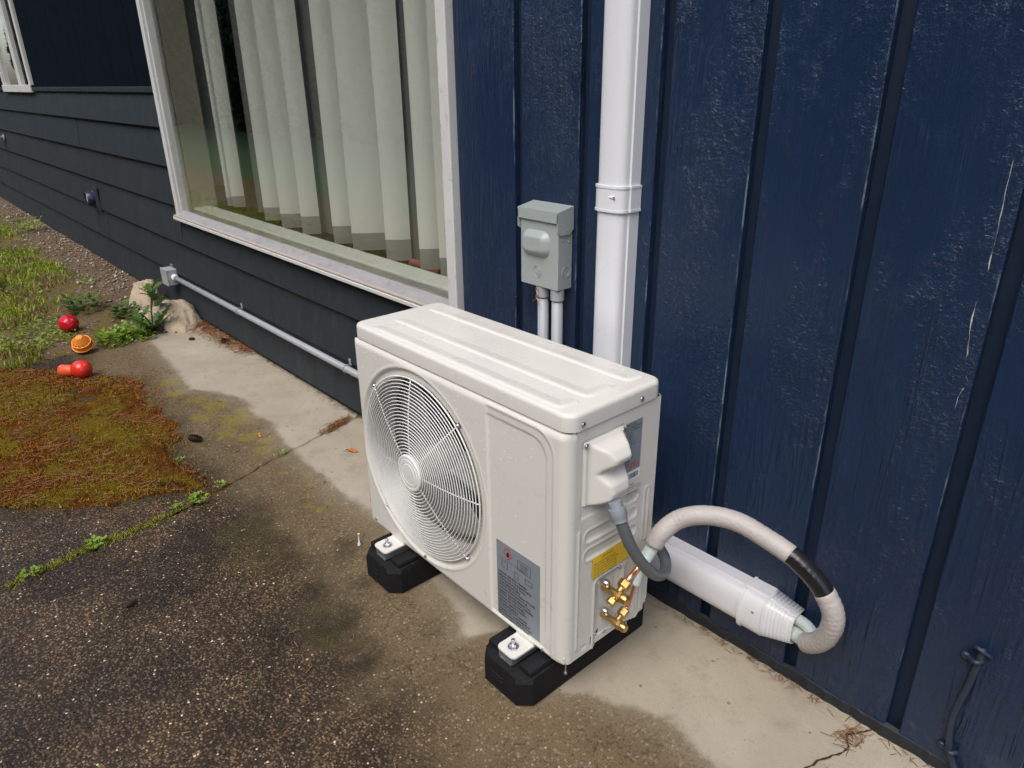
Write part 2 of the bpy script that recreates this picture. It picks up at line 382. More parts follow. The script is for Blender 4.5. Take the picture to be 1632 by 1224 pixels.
def soil_mat():
    g = G('gravelly_soil'); p = g.pos()
    c = g.mix(g.noise(p, 5, 5, .65), (.075, .048, .026), (.185, .130, .080))
    cell = g.n('ShaderNodeTexVoronoi'); g.l(p, cell.inputs[0]); cell.inputs['Scale'].default_value = 60
    sep = g.n('ShaderNodeSeparateColor'); g.l(cell.outputs['Color'], sep.inputs[0])
    peb = g.math('MULTIPLY', g.step(sep.outputs[0], .62, .64), g.step(cell.outputs['Distance'], .5, .36))
    c = g.mix(g.math('MULTIPLY', peb, g.step(g.noise(p, 3.5, 2), .35, .6)), c, g.ramp(sep.outputs[1], [(0, (.16, .13, .10)), (1, (.40, .35, .28))]))
    ms = g.step(g.math('ADD', g.attr('green'), g.math('MULTIPLY', g.math('SUBTRACT', g.noise(p, 7, 5, .65), .5), 1.2)), .35, .7)
    c = g.mix(g.math('MULTIPLY', ms, .85), c, g.mix(g.noise(p, 22, 4), (.075, .070, .012), (.15, .12, .016)))
    c = g.mix(g.math('MULTIPLY', g.step(g.noise(p, 10, 4), .55, .7), .6), c, (.06, .036, .02))
    g.bump(g.math('ADD', g.noise(p, 60, 5, .7), g.math('MULTIPLY', peb, .6)), .9, .008)
    return g.done(c, .9, spec=.2)
M_SOIL = soil_mat()
def leaf_mat(name, a, b, rough=.5, tr=.25):
    g = G(name); t = g.t; c = g.mix(g.island(), a, b)
    c = g.mix(g.math('MULTIPLY', g.noise(g.pos(), 9, 3), .5), c, tuple(x*.6 for x in a))
    g.done(c, rough, spec=.35)
    tl = g.n('ShaderNodeBsdfTranslucent'); g.l(c, tl.inputs[0]); mx = g.n('ShaderNodeMixShader'); mx.inputs[0].default_value = tr
    t.links.new(g.b.outputs[0], mx.inputs[1]); t.links.new(tl.outputs[0], mx.inputs[2]); t.links.new(mx.outputs[0], t.nodes['Material Output'].inputs[0]); return g.m
M_GRASS = leaf_mat('grass_blades', (.19, .27, .014), (.44, .48, .05)); M_GRASSDRY = leaf_mat('straw_blades', (.22, .15, .04), (.34, .25, .10))
M_WEED = leaf_mat('weed_leaves', (.15, .27, .016), (.30, .44, .04)); M_DAND = leaf_mat('dandelion_leaves', (.055, .12, .022), (.11, .19, .035))
M_MOSS = leaf_mat('olive_moss', (.19, .125, .006), (.38, .27, .012), .8, .1); M_MOSSR = leaf_mat('rusty_moss', (.19, .060, .006), (.42, .155, .014), .8, .1)
M_NEEDLE = leaf_mat('pine_needles', (.16, .06, .02), (.48, .25, .10), .6, .05); M_HEDGE = leaf_mat('dark_hedge_leaves', (.020, .035, .012), (.045, .06, .02), .5, .2)
M_STEM = plain('purple_brown_stem', (.10, .07, .04), .6)
M_PEB = None
def peb_mat():
    g = G('loose_pebbles'); c = g.ramp(g.island(), [(0, (.10, .075, .055)), (.4, (.20, .155, .11)), (.8, (.33, .27, .20)), (1, (.58, .55, .49))]); return g.done(c, .7)
M_PEB = peb_mat()
def rock_mat():
    g = G('tan_granite'); p = g.pos()
    c = g.mix(g.noise(p, 9, 5, .65), (.34, .26, .17), (.56, .48, .36)); c = g.mix(g.math('MULTIPLY', g.step(g.noise(p, 26, 4, .7), .52, .66), .6), c, (.25, .19, .12))
    g.bump(g.noise(p, 38, 6, .7), .8, .012); return g.done(c, .85, spec=.2)
M_ROCK = rock_mat()
M_LAWN = plain('far_lawn', (.050, .085, .014), .9, var=.5, scale=9)
M_CONE = plain('dark_pine_cone', (.045, .025, .018), .8, var=.4, scale=90)
M_LEAF = plain('orange_leaf', (.50, .17, .04), .6, var=.2)
M_TOYRED = plain('glossy_red_plastic', (.50, .008, .022), .16, var=.05); M_TOYOR = plain('orange_plastic', (.80, .27, .035), .4, var=.08); M_TOYPIN = plain('scarlet_plastic', (.68, .035, .02), .25, var=.06)
M_TOYPIN2 = plain('orange_red_plastic', (.75, .10, .03), .32, var=.06); M_PINK = plain('pink_plastic', (.62, .16, .20), .5)
M_WHITEP = plain('white_plastic', (.75, .75, .73), .4, var=.04)
M_NAVYCAP = plain('navy_plastic_vent', (.02, .028, .06), .3); M_CHROME = plain('pale_metal_tap', (.66, .63, .58), .3, .7, var=.2)
def drop_mat():
    g = G('water_drops'); g.done((.74, .72, .66), .04, spec=.7); return g.m
M_DROP = drop_mat()
M_SOFFIT = plain('painted_soffit', (.25, .26, .27), .7); M_ROOF = plain('asphalt_shingle', (.05, .05, .055), .9, var=.4, scale=30)

# ------------------------------------------------------------------ ground
def grid_obj(name, X, Y, Z, mat, attrs, parent=None, smooth=True):
    r, c = X.shape; V = np.stack([X, Y, Z], -1).reshape(-1, 3); I = np.arange(r*c).reshape(r, c)
    F = np.stack([I[:-1, :-1], I[:-1, 1:], I[1:, 1:], I[1:, :-1]], -1).reshape(-1, 4)
    o = arr_mesh(name, V, F, mat, parent, smooth)
    for k, a in attrs.items():
        at = o.data.attributes.new(k, 'FLOAT', 'POINT'); at.data.foreach_set('value', np.asarray(a, np.float32).ravel())
    return o
WX = [-3.2,-2.95,-2.65,-2.31,-2.20,-2.12,-1.98,-1.9,-1.8,-1.66,-1.58,-1.45,-1.29,-1.17,-1.065,-.97,-.8,-.6,-.45,-.37,-.31,-.285,-.25,-.1,-.037,.01,.06,.15,.216,.295,.6,1.2,2.6]
WY = [.11,.107,.08,.05,.035,.097,.15,.161,.127,.155,.125,.108,.102,.098,.089,.10,.09,.06,.04,.027,-.01,-.005,.06,.03,.024,.071,.094,.139,.133,.119,.13,.10,.12]
MOSS = [(-3.02,-.56),(-2.9,-.42),(-2.6,-.20),(-2.46,-.10),(-2.2,-.117),(-1.91,-.152),(-1.60,-.20),(-1.38,-.225),(-1.425,-.355),(-1.527,-.555),(-1.66,-.724),(-1.85,-1.05),(-2.9,-1.15)]
def poly_sd(x, y, P):
    d = np.full(x.shape, 9.); ins = np.zeros(x.shape, bool)
    for (ax, ay), (bx, by) in zip(P, P[1:]+P[:1]):
        d = np.minimum(d, seg_d(x, y, (ax, ay), (bx, by)))
        with np.errstate(divide='ignore', invalid='ignore'):
            ins ^= ((ay > y) != (by > y)) & (x < (bx-ax)*(y-ay)/(by-ay)+ax)
    return np.where(ins, -d, d)
CRY = [-2.2,-1.6,-.789,-.717,-.561,-.411,-.30,-.193,-.07,.063,.153,.267,.384,.42]
CRX = [-.92,-1.05,-1.22,-1.239,-1.265,-1.271,-1.29,-1.33,-1.365,-1.41,-1.437,-1.465,-1.50,-1.51]
def crack_x(y): return np.interp(y, CRY, CRX) + .010*(vnoise(np.asarray(y)*30, 0*np.asarray(y), 3)-.5) + .006*(vnoise(np.asarray(y)*90, 0*np.asarray(y), 5)-.5)
BLOBS = [(-1.09,-.20,.13,.9),(-.90,-.19,.12,.8),(-.67,-.22,.10,.8),(-.53,-.235,.11,1.0),(-.40,-.235,.09,.9),(-.27,-.25,.08,.6),(-1.10,-.32,.10,.6),(-.78,-.06,.08,.6),(-.36,-.05,.05,.5),(-.62,-.10,.06,.5),(-1.9,-.10,.07,.4),(-.16,-.20,.05,.4)]
FILM = [(-1.02,-.22,.15,.9),(-.90,-.26,.12,.9),(-.50,-.25,.09,.9),(-1.05,-.05,.10,.4),(-1.7,-.12,.12,.6),(-.60,-.24,.08,.6),(-1.32,-.12,.08,.5)]
LICH = [(-2.35,.0,.07),(-1.55,.06,.05),(-1.70,-.02,.06),(-2.08,.01,.06),(-1.85,.10,.05),(-1.78,.055,.10),(-1.98,.045,.08),(-1.62,.03,.06),(-1.48,.02,.05),(-1.90,-.03,.07),(-1.16,.03,.022),(-1.10,.0,.022),(-1.03,.035,.022),(-1.22,.06,.025),(-1.05,-.03,.025),(-1.00,-.012,.022),(-1.28,.005,.022),(-2.2,-.03,.06)]
def ground_attrs(X, Y):
    bn = np.interp(X, WX, WY)
    wet = bn - Y
    blot = np.zeros_like(X); film = np.zeros_like(X); li = np.zeros_like(X)
    for x, y, r, a in BLOBS: blot = np.maximum(blot, a*ss(r, r*.25, np.hypot(X-x, (Y-y))))
    for x, y, r, a in FILM: film = np.maximum(film, a*ss(r, r*.25, np.hypot(X-x, (Y-y))))
    for x, y, r in LICH: li = np.maximum(li, ss(r*1.5, r*.2, np.hypot(X-x, (Y-y))))
    ms = poly_sd(X, Y, MOSS); film = np.maximum(film, .8*ss(.10, -.02, ms)); blot = np.maximum(blot, .9*ss(.06, -.02, ms))
    agg = -.10 + .08*ss(-.6, -1.2, X)*ss(-.1, -.3, Y) - .10*ss(-1.4, -1.8, X) - .10*ss(-.2, .35, X)
    edge = ss(.045, .0, YW-Y)*(.35+.65*ss(.45, .62, fbm(X*9, Y*9, 3, 8)))
    return dict(wet=wet, blot=blot, film=film, lichen=li, agg=agg, edge=edge)
def slab(name, left, label=None):
    ys = np.concatenate([np.linspace(-2.2, -1.0, 25)[:-1], np.linspace(-1.0, YW+.02, 170)])
    if left: t = np.linspace(0, 1, 190); xa = np.full_like(ys, -3.06)+.02*(fbm(ys*6, ys*0, 3, 2)-.5); xb = crack_x(ys)-.0028
    else: t = np.concatenate([np.linspace(0, .53, 230), np.linspace(.53, 1, 40)[1:]]); xa = crack_x(ys)+.0028; xb = np.full_like(ys, 2.6)
    X = xa[:, None]+(xb-xa)[:, None]*t[None]; Y = np.repeat(ys[:, None], len(t), 1)
    Z = .004*(fbm(X*1.5, Y*1.5, 3, 1)-.5)+.0022*(fbm(X*14, Y*14, 3, 4)-.5)
    ed = np.minimum(X-xa[:, None], xb[:, None]-X); Z -= .006*ss(.014, 0, ed)*(fbm(X*40, Y*40, 2, 6)+.3)
    at = ground_attrs(X, Y)
    # skirt rows down into the crack and the far edge
    def pad(A, off=0.0): return np.concatenate([A[:, :1]+off, A, A[:, -1:]+off], 1)
    X2, Y2, Z2 = pad(X), pad(Y), np.concatenate([np.full((len(ys), 1), -.05), Z, np.full((len(ys), 1), -.05)], 1)
    o = grid_obj(name, X2, Y2, Z2, M_CONC, {k: pad(v) for k, v in at.items()})
    return tag(o, kind='structure')
slab('concrete_slab', True); slab('concrete_slab', False)
# earth under the slab joint and round the slab, out to the far side of the lawn
mb = MB(); mb.box(-60, 60, -60, 40, -.30, -.055); earth = mb.build('ground', M_LAWN); tag(earth, kind='structure')
# soil bed left of the slab
xs = np.concatenate([np.linspace(-14, -6, 60)[:-1], np.linspace(-6, -2.86, 200)]); ys = np.linspace(-2.2, YW+.02, 170)
X, Y = np.meshgrid(xs, ys); edge = -3.03+.05*(fbm(Y*5, Y*0, 3, 11)-.5)+.05*(Y < -.1)*0
over = ss(.03, -.10, X-edge)
Zs = -.035+over*(.045+.020*(fbm(X*6, Y*6, 4, 9)-.4)+.012*(fbm(X*30, Y*30, 3, 10)-.5)) + .012*ss(-3.3, -5, X)
gmask = .55*ss(.32, .05, Y)*ss(.28, .62, fbm(X*2.2, Y*2.2, 3, 21)+.18)
soil = grid_obj('soil', X, Y, Zs, M_SOIL, dict(green=gmask)); tag(soil, kind='structure')
def soil_z(x, y):
    e = -3.03+.05*(fbm(y*5, y*0, 3, 11)-.5); ov = ss(.03, -.10, x-e)
    return np.maximum(0.0*x, -.035+ov*(.045+.020*(fbm(x*6, y*6, 4, 9)-.4)+.012*(fbm(x*30, y*30, 3, 10)-.5))+.012*ss(-3.3, -5, x))
# lawn sheet in front of the slab (seen mirrored in the window)
ly = np.linspace(-8.5, -2.15, 60); lx = np.linspace(-48, 9, 200); LX, LY = np.meshgrid(lx, ly)
lawn = grid_obj('lawn', LX, LY, -.02+.03*fbm(LX*2, LY*2, 3, 5), M_LAWN, {}); tag(lawn, kind='structure')

# ------------------------------------------------------------------ house
house = empty('house', (-3.0, YW, 0), 'dark blue and charcoal wood-sided house wall behind the outdoor unit', 'house')
GR = [-.590, -.379, -.172, .039, .249, .461, .672, .883, 1.094, 1.305, 1.516, 1.727, 1.938, 2.149, 2.36]; GW = .026
def vboard(x0, x1, z0, z1, yf=YW, th=.019, ms=None):
    mb = MB(); b = .0022
    # closed board with small chamfers; the right-hand chamfer carries the worn-paint material
    pts = [(x0, yf+th), (x0, yf+b), (x0+b, yf), (x1-b, yf), (x1, yf+b), (x1, yf+th)]
    n = len(pts); v = [(p[0], p[1], z0) for p in pts]+[(p[0], p[1], z1) for p in pts]
    mb.add(v, [(i, (i+1) % n, n+(i+1) % n, n+i) for i in range(n) if i not in (3,)]+[tuple(range(n)), tuple(range(n, 2*n))])
    mb.add([v[3], v[4], v[n+4], v[n+3]], [(0, 1, 2, 3)], 1)
    return mb.build('siding_board', ms or [M_BLUE, M_BLUE_EDGE], house)
edges = [-.812-GW]+GR
for a, b in zip(edges, edges[1:]):
    vboard(a+GW, b, .027, 2.42)
def sheet(name, x0, x1, y0, y1, z0, z1, m, parent=house, bev=None):
    mb = MB(); (mb.rbox(x0, x1, y0, y1, z0, z1, bev, 2) if bev else mb.box(x0, x1, y0, y1, z0, z1)); return mb.build(name, m, parent)
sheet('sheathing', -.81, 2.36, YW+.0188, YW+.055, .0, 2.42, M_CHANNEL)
def paint_crack(pts, w):
    P = catmull([(a, YW-.0004, b) for a, b in pts], 7); V = []; F = []
    for i, q in enumerate(P):
        ww = w*(.15+1.1*float(vnoise(np.array(i*.45), np.array(2.0), 6))**2); dx = .0016*(float(vnoise(np.array(i*.8), np.array(5.0), 2))-.5)
        V += [(q.x+dx-ww, q.y, q.z), (q.x+dx+ww, q.y, q.z)]
    for i in range(len(P)-1): F.append((2*i, 2*i+1, 2*i+3, 2*i+2))
    g = G('bare_wood_split'); c = g.mix(g.step(g.noise(g.pos((1, 1, .3)), 60, 3), .42, .60), (.010, .014, .022), (.50, .45, .40)); MB().add(V, F).build('paint_split', g.done(c, .8), house, recalc=False)
paint_crack([(.4419, 1.076), (.4423, 1.0111), (.444, .9211), (.4413, .8887), (.439, .8488), (.4412, .8106), (.4443, .7759), (.4476, .7562), (.4537, .7402)], .0011)
paint_crack([(.451, .7278), (.4465, .7028), (.4452, .6473)], .0008)
# ragged dark base strip
mb = MB(); xs = np.linspace(-.84, 2.36, 260)
for i in range(len(xs)-1):
    pass
top = .028+.006*(vnoise(xs*40, xs*0, 2)-.5); fy = YW-.002+.006*(vnoise(xs*55, xs*0, 4)-.5)
v = []; f = []
for i, x in enumerate(xs): v += [(x, YW+.006, top[i]), (x, fy[i], top[i]-.004), (x, fy[i]-.003, -.03)]
for i in range(len(xs)-1): f += [(3*i, 3*i+3, 3*i+4, 3*i+1), (3*i+1, 3*i+4, 3*i+5, 3*i+2)]
mb.add(v, f).build('base_strip', M_TAR, house, recalc=False)
# lap siding: courses from the ground to the belt line, split in single boards
LZ = [.032, .222, .408, .604, .795, .980, 1.150]
def lap(x0, x1, z0, z1, proud=0.0):
    mb = MB(); yb = YW+.010; b = YW-.017-proud; t = YW+.002-proud
    pts = [(yb, z0), (b+.002, z0), (b, z0+.003), (t, z1+.012), (yb, z1+.012)]
    v = [(x0, p[0], p[1]) for p in pts]+[(x1, p[0], p[1]) for p in pts]; n = len(pts)
    return mb.add(v, [(i, (i+1) % n, n+(i+1) % n, n+i) for i in range(n)]+[tuple(range(n)), tuple(range(n, 2*n))]).build('lap_board', M_LAP, house)
joints = [[-6.9, -4.2], [-8.6, -6.25, -4.65], [-7.4, -4.62], [-9.3, -4.42], [-7.7, -4.9], [-8.9, -5.9]]
for k in range(6):
    z0, z1 = LZ[k], LZ[k+1]; xr = -.838 if k < 2 else (-.838 if k == 2 else -3.150)
    js = [-14]+joints[k]+[xr]
    for a, b in zip(js, js[1:]):
        if k == 2 and b == xr:
            lap(a, -3.150, z0, z1-.012+.0); lap(-3.1495, xr, z0, .530)
        else: lap(a+.0015, b-.0015, z0, z1-.012 if k < 5 else z1-.02, random.uniform(-.001, .0012))
sheet('foundation', -14, -.84, YW+.006, YW+.08, -.05, .05, M_TAR)
sheet('sheathing', -14, -3.15, YW+.0095, YW+.06, .05, 2.42, M_TAR); sheet('sheathing', -3.15, -.838, YW+.0095, YW+.06, .05, .535, M_TAR)
# vertical boards above the belt line, left of the picture window, and the belt trim
sheet('belt_trim', -14, -3.15, YW-.016, YW+.009, 1.138, 1.166, M_LAP, bev=.003)
UG = [-3.215, -3.43, -3.828, -4.446, -5.045, -5.66, -5.98]
ub = [-3.150]+UG
for a, b in zip(ub, ub[1:]):
    vboard(b+.006, a-.002, 1.167, 2.42, YW-.002, .011, [M_DARKNAVY]*2)
for k in range(12):
    vboard(-7.17-.6*k-.594, -7.17-.6*k, 1.167, 2.42, YW-.002, .011, [M_DARKNAVY]*2)
sheet('siding_board', -7.17, -5.98, YW-.002, YW+.007, 2.25, 2.42, M_DARKNAVY)
# eave
sheet('eave', -14.3, 2.6, YW-.30, YW+.6, 2.42, 2.46, M_SOFFIT); sheet('fascia_board', -14.3, 2.6, YW-.32, YW-.3005, 2.40, 2.56, M_LAP)
mb = MB(); mb.prism([(YW-.38, 2.561), (YW+3.2, 3.75), (YW+3.2, 3.80), (YW-.38, 2.60)], 'x', -14.4, 2.7); mb.build('roof', M_ROOF, house)
# room behind the windows
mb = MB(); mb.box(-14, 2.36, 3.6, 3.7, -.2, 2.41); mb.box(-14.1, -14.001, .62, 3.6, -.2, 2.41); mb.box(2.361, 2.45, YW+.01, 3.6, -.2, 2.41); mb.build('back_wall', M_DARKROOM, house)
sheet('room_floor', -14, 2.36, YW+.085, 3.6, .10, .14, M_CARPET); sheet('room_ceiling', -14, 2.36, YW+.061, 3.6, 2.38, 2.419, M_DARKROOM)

def window(x0, x1, z0, z1, fw, mull=None, name='window'):
    w = bpy.data.objects.new(name, None); COL.objects.link(w); w.parent = house; w.location = Vector(((x0+x1)/2, YW, z0))-Vector(house.location); w.empty_display_size = .05
    def part(n, mb, m, sm=False): return mb.build(n, m, w, sm)
    for (a, b, c, d) in ((x0, x0+fw, z0, z1), (x1-fw, x1, z0, z1)):
        mb = MB(); mb.rbox(a, b, YW-.022, YW+.05, c, d, .003, 2); part('frame', mb, M_FRAME)
    mb = MB(); mb.rbox(x0+fw-.001, x1-fw+.001, YW-.0215, YW+.05, z1-fw, z1, .003, 2); part('frame', mb, M_FRAME)
    # inner stop beads
    for (a, b) in ((x0+fw, x0+fw+.007), (x1-fw-.007, x1-fw)):
        mb = MB(); mb.rbox(a, b, YW-.008, YW+.045, z0+.04, z1-fw, .003, 2); part('stop_bead', mb, M_FRAME)
    if name == 'window' and x1 > -2:
        mb = MB(); mb.prism([(YW-.034, z0), (YW-.034, z0+.014), (YW+.000, z0+.044), (YW+.05, z0+.044), (YW+.05, z0)], 'x', x0+.002, x1-.0435); part('sill', mb, M_SILL)
        mb = MB(); mb.tube([(x0+.006, YW-.033, z0+.017), (x1-.045, YW-.033, z0+.017)], .0055, 8); part('sill_bead', mb, M_BEAD)
        mb = MB(); mb.rbox(x0-.001, x1-.0435, YW-.040, YW-.0345, z0-.002, z0+.012, .002, 1); part('sill_nosing', mb, M_FRAME)
    else:
        mb = MB(); mb.rbox(x0, x1, YW-.030, YW+.05, z0-.006, z0+fw*.8, .003, 2); part('sill', mb, M_FRAME)
    if mull:
        for m in mull:
            mb = MB(); mb.rbox(m-.055, m+.055, YW-.012, YW+.045, z0+fw*.8, z1-fw, .004, 2); part('mullion', mb, M_FRAME)
    mb = MB(); mb.box(x0+fw, x1-fw, YW+.003, YW+.007, z0+.03, z1-fw); part('pane', mb, M_GLASS)
    return w
window(-3.146, -.815, .545, 2.25, .040)
window(-7.165, -5.985, 1.135, 2.25, .06, [-6.45])
# interior reveals and ledge of the picture window
sheet('window_reveal', -3.16, -3.095, YW+.051, .585, .50, 2.30, M_INWALL); sheet('window_reveal', -.858, -.80, YW+.051, .585, .50, 2.30, M_INWALL)
sheet('window_ledge', -3.094, -.859, YW+.051, .552, .555, .597, M_INSILL, bev=.004)
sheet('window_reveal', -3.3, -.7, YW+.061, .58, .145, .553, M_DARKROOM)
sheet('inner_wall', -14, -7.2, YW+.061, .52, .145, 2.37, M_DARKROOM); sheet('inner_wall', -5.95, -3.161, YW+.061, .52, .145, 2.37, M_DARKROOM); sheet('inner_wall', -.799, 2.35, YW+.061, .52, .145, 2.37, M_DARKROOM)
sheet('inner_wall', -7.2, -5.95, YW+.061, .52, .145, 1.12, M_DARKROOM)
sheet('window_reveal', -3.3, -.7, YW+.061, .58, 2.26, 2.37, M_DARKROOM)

# ------------------------------------------------------------------ blinds and things inside the window
blind = empty('vertical_blind', (-2.1, .66, .56), 'cream vertical blind hanging inside the large window', 'blind')
VAN = [(-3.40,-3.13,.672,.60,.676),(-3.13,-3.055,.655,.60,.64),(-3.055,-2.885,.642,.60,.655),
       (-2.735,-2.672,.668,.58,None),(-2.672,-2.490,.652,.58,.640),(-2.492,-2.282,.640,.57,.632),(-2.284,-2.108,.650,.57,.645),(-2.106,-2.045,.664,.57,None),(-2.040,-1.995,.668,.57,None),
       (-1.995,-1.838,.655,.57,.640),(-1.840,-1.590,.640,.565,.632),(-1.592,-1.420,.650,.565,.642),(-1.418,-1.372,.664,.565,None),
       (-1.372,-1.248,.655,.57,.642),(-1.250,-1.045,.642,.565,.63),(-1.047,-.88,.652,.565,.64),(-.88,-.70,.66,.565,.64)]
for i, (a, b, y, zb, zm) in enumerate(VAN):
    n = 10; k = (1 if i % 2 else -1)
    if zm:
        Ka, Kb = (a-.7549)/1.439, (b-.7549)/1.439; yl = .605; xl = .7549+Ka*(yl+.7893); tt = (yl+.7893)*(Kb-Ka)/(.62-.78*Kb); ax_, ay_ = .62*tt, .78*tt
    else: yl = .690; xl = .7549+(a-.7549)/1.439*(yl+.7893); ax_, ay_ = (b-a)*(yl+.7893)/1.439, .01  # flat strip set deeper, painted dark as a shaded gap between vanes
    def colm(z, off=0):
        out = []
        for j in range(n+1):
            t = j/n; q = .007*math.sin(t*math.pi)*(1 if zm else 0)+.0015*math.sin(z*4+i*2+t*3); out.append((xl+ax_*t+.003*math.sin(z*2.3+i)+.7*q, yl+ay_*t+off-.6*q, z))
        return out
    def strip(z0, z1, off=0, rows=6):
        V = []; F = []
        for r in range(rows+1):
            V += colm(z0+(z1-z0)*r/rows, off)
        for r in range(rows):
            for j in range(n): F.append((r*(n+1)+j, r*(n+1)+j+1, (r+1)*(n+1)+j+1, (r+1)*(n+1)+j))
        return V, F
    mb = MB(); mb.add(*strip(zm if zm else zb, 2.2)); vo = mb.build('vane', M_CLOTH if zm else M_VSHADE, blind, True, recalc=False)
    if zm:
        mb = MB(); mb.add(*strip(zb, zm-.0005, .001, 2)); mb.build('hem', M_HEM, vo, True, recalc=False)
mb = MB(); mb.rbox(-3.60, -.66, .60, .70, 2.2, 2.24, .004, 1); mb.build('head_rail', M_WHITEP, blind)

# ------------------------------------------------------------------ outdoor heat pump unit
W_, D_, ZB, ZL, ZT = .714, .256, .103, .618, .652
ac = empty('heat_pump_unit', (-W_/2, D_/2, ZB), 'cream outdoor heat pump unit with round white fan grille', 'heat pump')
FC = (-.468, .358)
def front_disp(x, z):
    r = np.hypot(x-FC[0], z-FC[1])
    d = -.0065*ss(.2405, .2325, r) + .0012*np.exp(-((r-.2435)/.003)**2)
    o1 = rr_sdf(x, z, -.320, -.036, .05, .603, .046); o2 = rr_sdf(x, z, -.320, -.054, .05, .585, .040); mk = ss(-.2180, -.2165, x)*.62; bt = ss(.110, .116, z)
    d += mk*bt*(-.0032*ss(.002, -.003, o1) - .0032*ss(.002, -.003, o2)) + .0008*np.exp(-((o1-.004)/.003)**2)*ss(-.2180, -.2165, x) - .0014*np.exp(-((x+.2185)/.0016)**2)*(z < .585)*(z > .12)
    d -= .011*np.clip((z-.600)/.018, 0, 1)**2
    d -= .004*np.clip((.112-z)/.009, 0, 1)**2
    return d*ss(-.7135, -.700, x)*ss(.0, -.016, x)
cols = []
rl, rrt = .010, .024
for y in np.linspace(.060, rl, 8)[:-1]: cols.append((-W_, y, -1, 0))
for a in np.linspace(0, math.pi/2, 6): cols.append((-W_+rl-rl*math.cos(a), rl-rl*math.sin(a), -math.cos(a), -math.sin(a)))
for x in np.linspace(-W_+rl, -rrt, 266)[1:]: cols.append((x, 0, 0, -1))
for a in np.linspace(0, math.pi/2, 10)[1:]: cols.append((-rrt+rrt*math.sin(a), rrt-rrt*math.cos(a), math.sin(a), -math.cos(a)))
cols = np.array(cols); zs = np.linspace(ZB, ZL-.0030, 199)
CX = np.repeat(cols[None, :, 0], len(zs), 0); CY = np.repeat(cols[None, :, 1], len(zs), 0); NX = np.repeat(cols[None, :, 2], len(zs), 0); NY = np.repeat(cols[None, :, 3], len(zs), 0)
CZ = np.repeat(zs[:, None], cols.shape[0], 1); dd = np.where(NY < -.5, front_disp(CX, CZ), -.011*np.clip((CZ-.600)/.018, 0, 1)**2*.5)
V = np.stack([CX+NX*dd, CY+NY*dd, CZ], -1).reshape(-1, 3); nr, nc = CX.shape; I = np.arange(nr*nc).reshape(nr, nc)
F = np.stack([I[:-1, :-1], I[:-1, 1:], I[1:, 1:], I[1:, :-1]], -1).reshape(-1, 4)
cen = V[F].mean(1); keep = ~((np.hypot(cen[:, 0]-FC[0], cen[:, 2]-FC[1]) < .2185) & (cen[:, 1] < .012)); F = F[keep]
front = arr_mesh('front_panel', V, F, M_AC, ac, True)
mb = MB(); mb.lathe([(.2225, .0061), (.2195, .0064), (.2165, .0085), (.2150, .013), (.2140, .030), (.2140, .075)], (FC[0], 0, FC[1]), (0, 1, 0), 96, caps=False); mb.build('fan_shroud', M_AC, ac, True)
# side panel with pressed slots and recesses
ys = np.linspace(.0232, D_, 92); zz = np.linspace(ZB, ZL-.0015, 199); SY, SZ = np.meshgrid(ys, zz)
def side_disp(y, z):
    d = -.0020*ss(.0015, -.0015, rr_sdf(y, z, .0385, .151, .432, .591, .004))
    for zc in (.383, .341):
        s = np.abs(seg_d(y, z, (.064, zc+.002), (.192, zc-.002)) - .0)
        d += -.0028*ss(.013, .006, s) + .0014*np.exp(-((s-.0145)/.0025)**2)
    s = seg_d(y, z, (.064, .424), (.192, .420)); d += (-.0026*ss(.013, .006, s)+.0013*np.exp(-((s-.0145)/.0025)**2))*ss(.150, .160, y)
    d += .0022*ss(.0035, .0015, seg_d(y, z, (.036, .405), (.036, .128))) 
    v1 = rr_sdf(y, z, .225, .239, .300, .425, .006); v2 = rr_sdf(y, z, .222, .236, .120, .205, .006)
    for v in (v1, v2): d += .0016*np.exp(-(v/.0022)**2)
    p1 = rr_sdf(y, z, .084, .172, .090, .273, .014); d += .0018*np.exp(-(p1/.003)**2) - .0065*ss(.0, -.022, p1)
    p3 = rr_sdf(y, z, .158, .170, .180, .268, .005); d += .0018*np.exp(-(p3/.002)**2)
    p2 = rr_sdf(y, z, .176, .214, .125, .290, .012); d += .0016*np.exp(-(p2/.0022)**2)
    d += -.0015*ss(.0008, -.0008, rr_sdf(y, z, .050, .066, .118, .125, .002))
    return d
V = np.stack([side_disp(SY, SZ)-.0006, SY, SZ], -1).reshape(-1, 3); nr, nc = SY.shape; I = np.arange(nr*nc).reshape(nr, nc)
F = np.stack([I[:-1, :-1], I[:-1, 1:], I[1:, 1:], I[1:, :-1]], -1).reshape(-1, 4); cen = V[F].mean(1); y, z = cen[:, 1], cen[:, 2]
kill = ((y > .095) & (y < .160) & (z < .118)) | ((y > .160) & (z < .118-(y-.160)*.25)) & (y < .225) | ((y > .225) & (z < .103+(y-.225)*1.1)) \
     | ((np.abs(y-.0785) < .0022) & (z > .117) & (z < .136)) | ((np.abs(y-.102) < .006) & (np.abs(z-.128-(y-.102)*.9) < .0045))
side = arr_mesh('side_panel', V, F[~kill], M_AC, ac, True)
mb = MB(); mb.box(-W_+.002, -.004, .19, D_-.001, ZB+.02, ZL, 0); mb.box(-.012, -.0095, .0235, .19, ZB+.02, ZL, 0)
mb.build('inner_chassis', M_BLACK, ac)
mb = MB(); mb.box(-W_, -W_+.002, .055, D_, ZB+.002, ZL); mb.box(-W_+.002, -.0025, D_-.0012, D_+.0005, ZB+.02, ZL); mb.build('back_panel', M_AC, ac)
mb = MB()
for k in range(70): x = -.70+k*.0068; mb.box(x, x+.0012, .178, .189, .13, .60)
mb.build('coil', M_COIL, ac)
mb = MB(); mb.rbox(-W_+.004, -.004, .006, D_-.004, ZB+.001, ZB+.020, .003, 2); mb.build('base_pan', M_AC, ac)
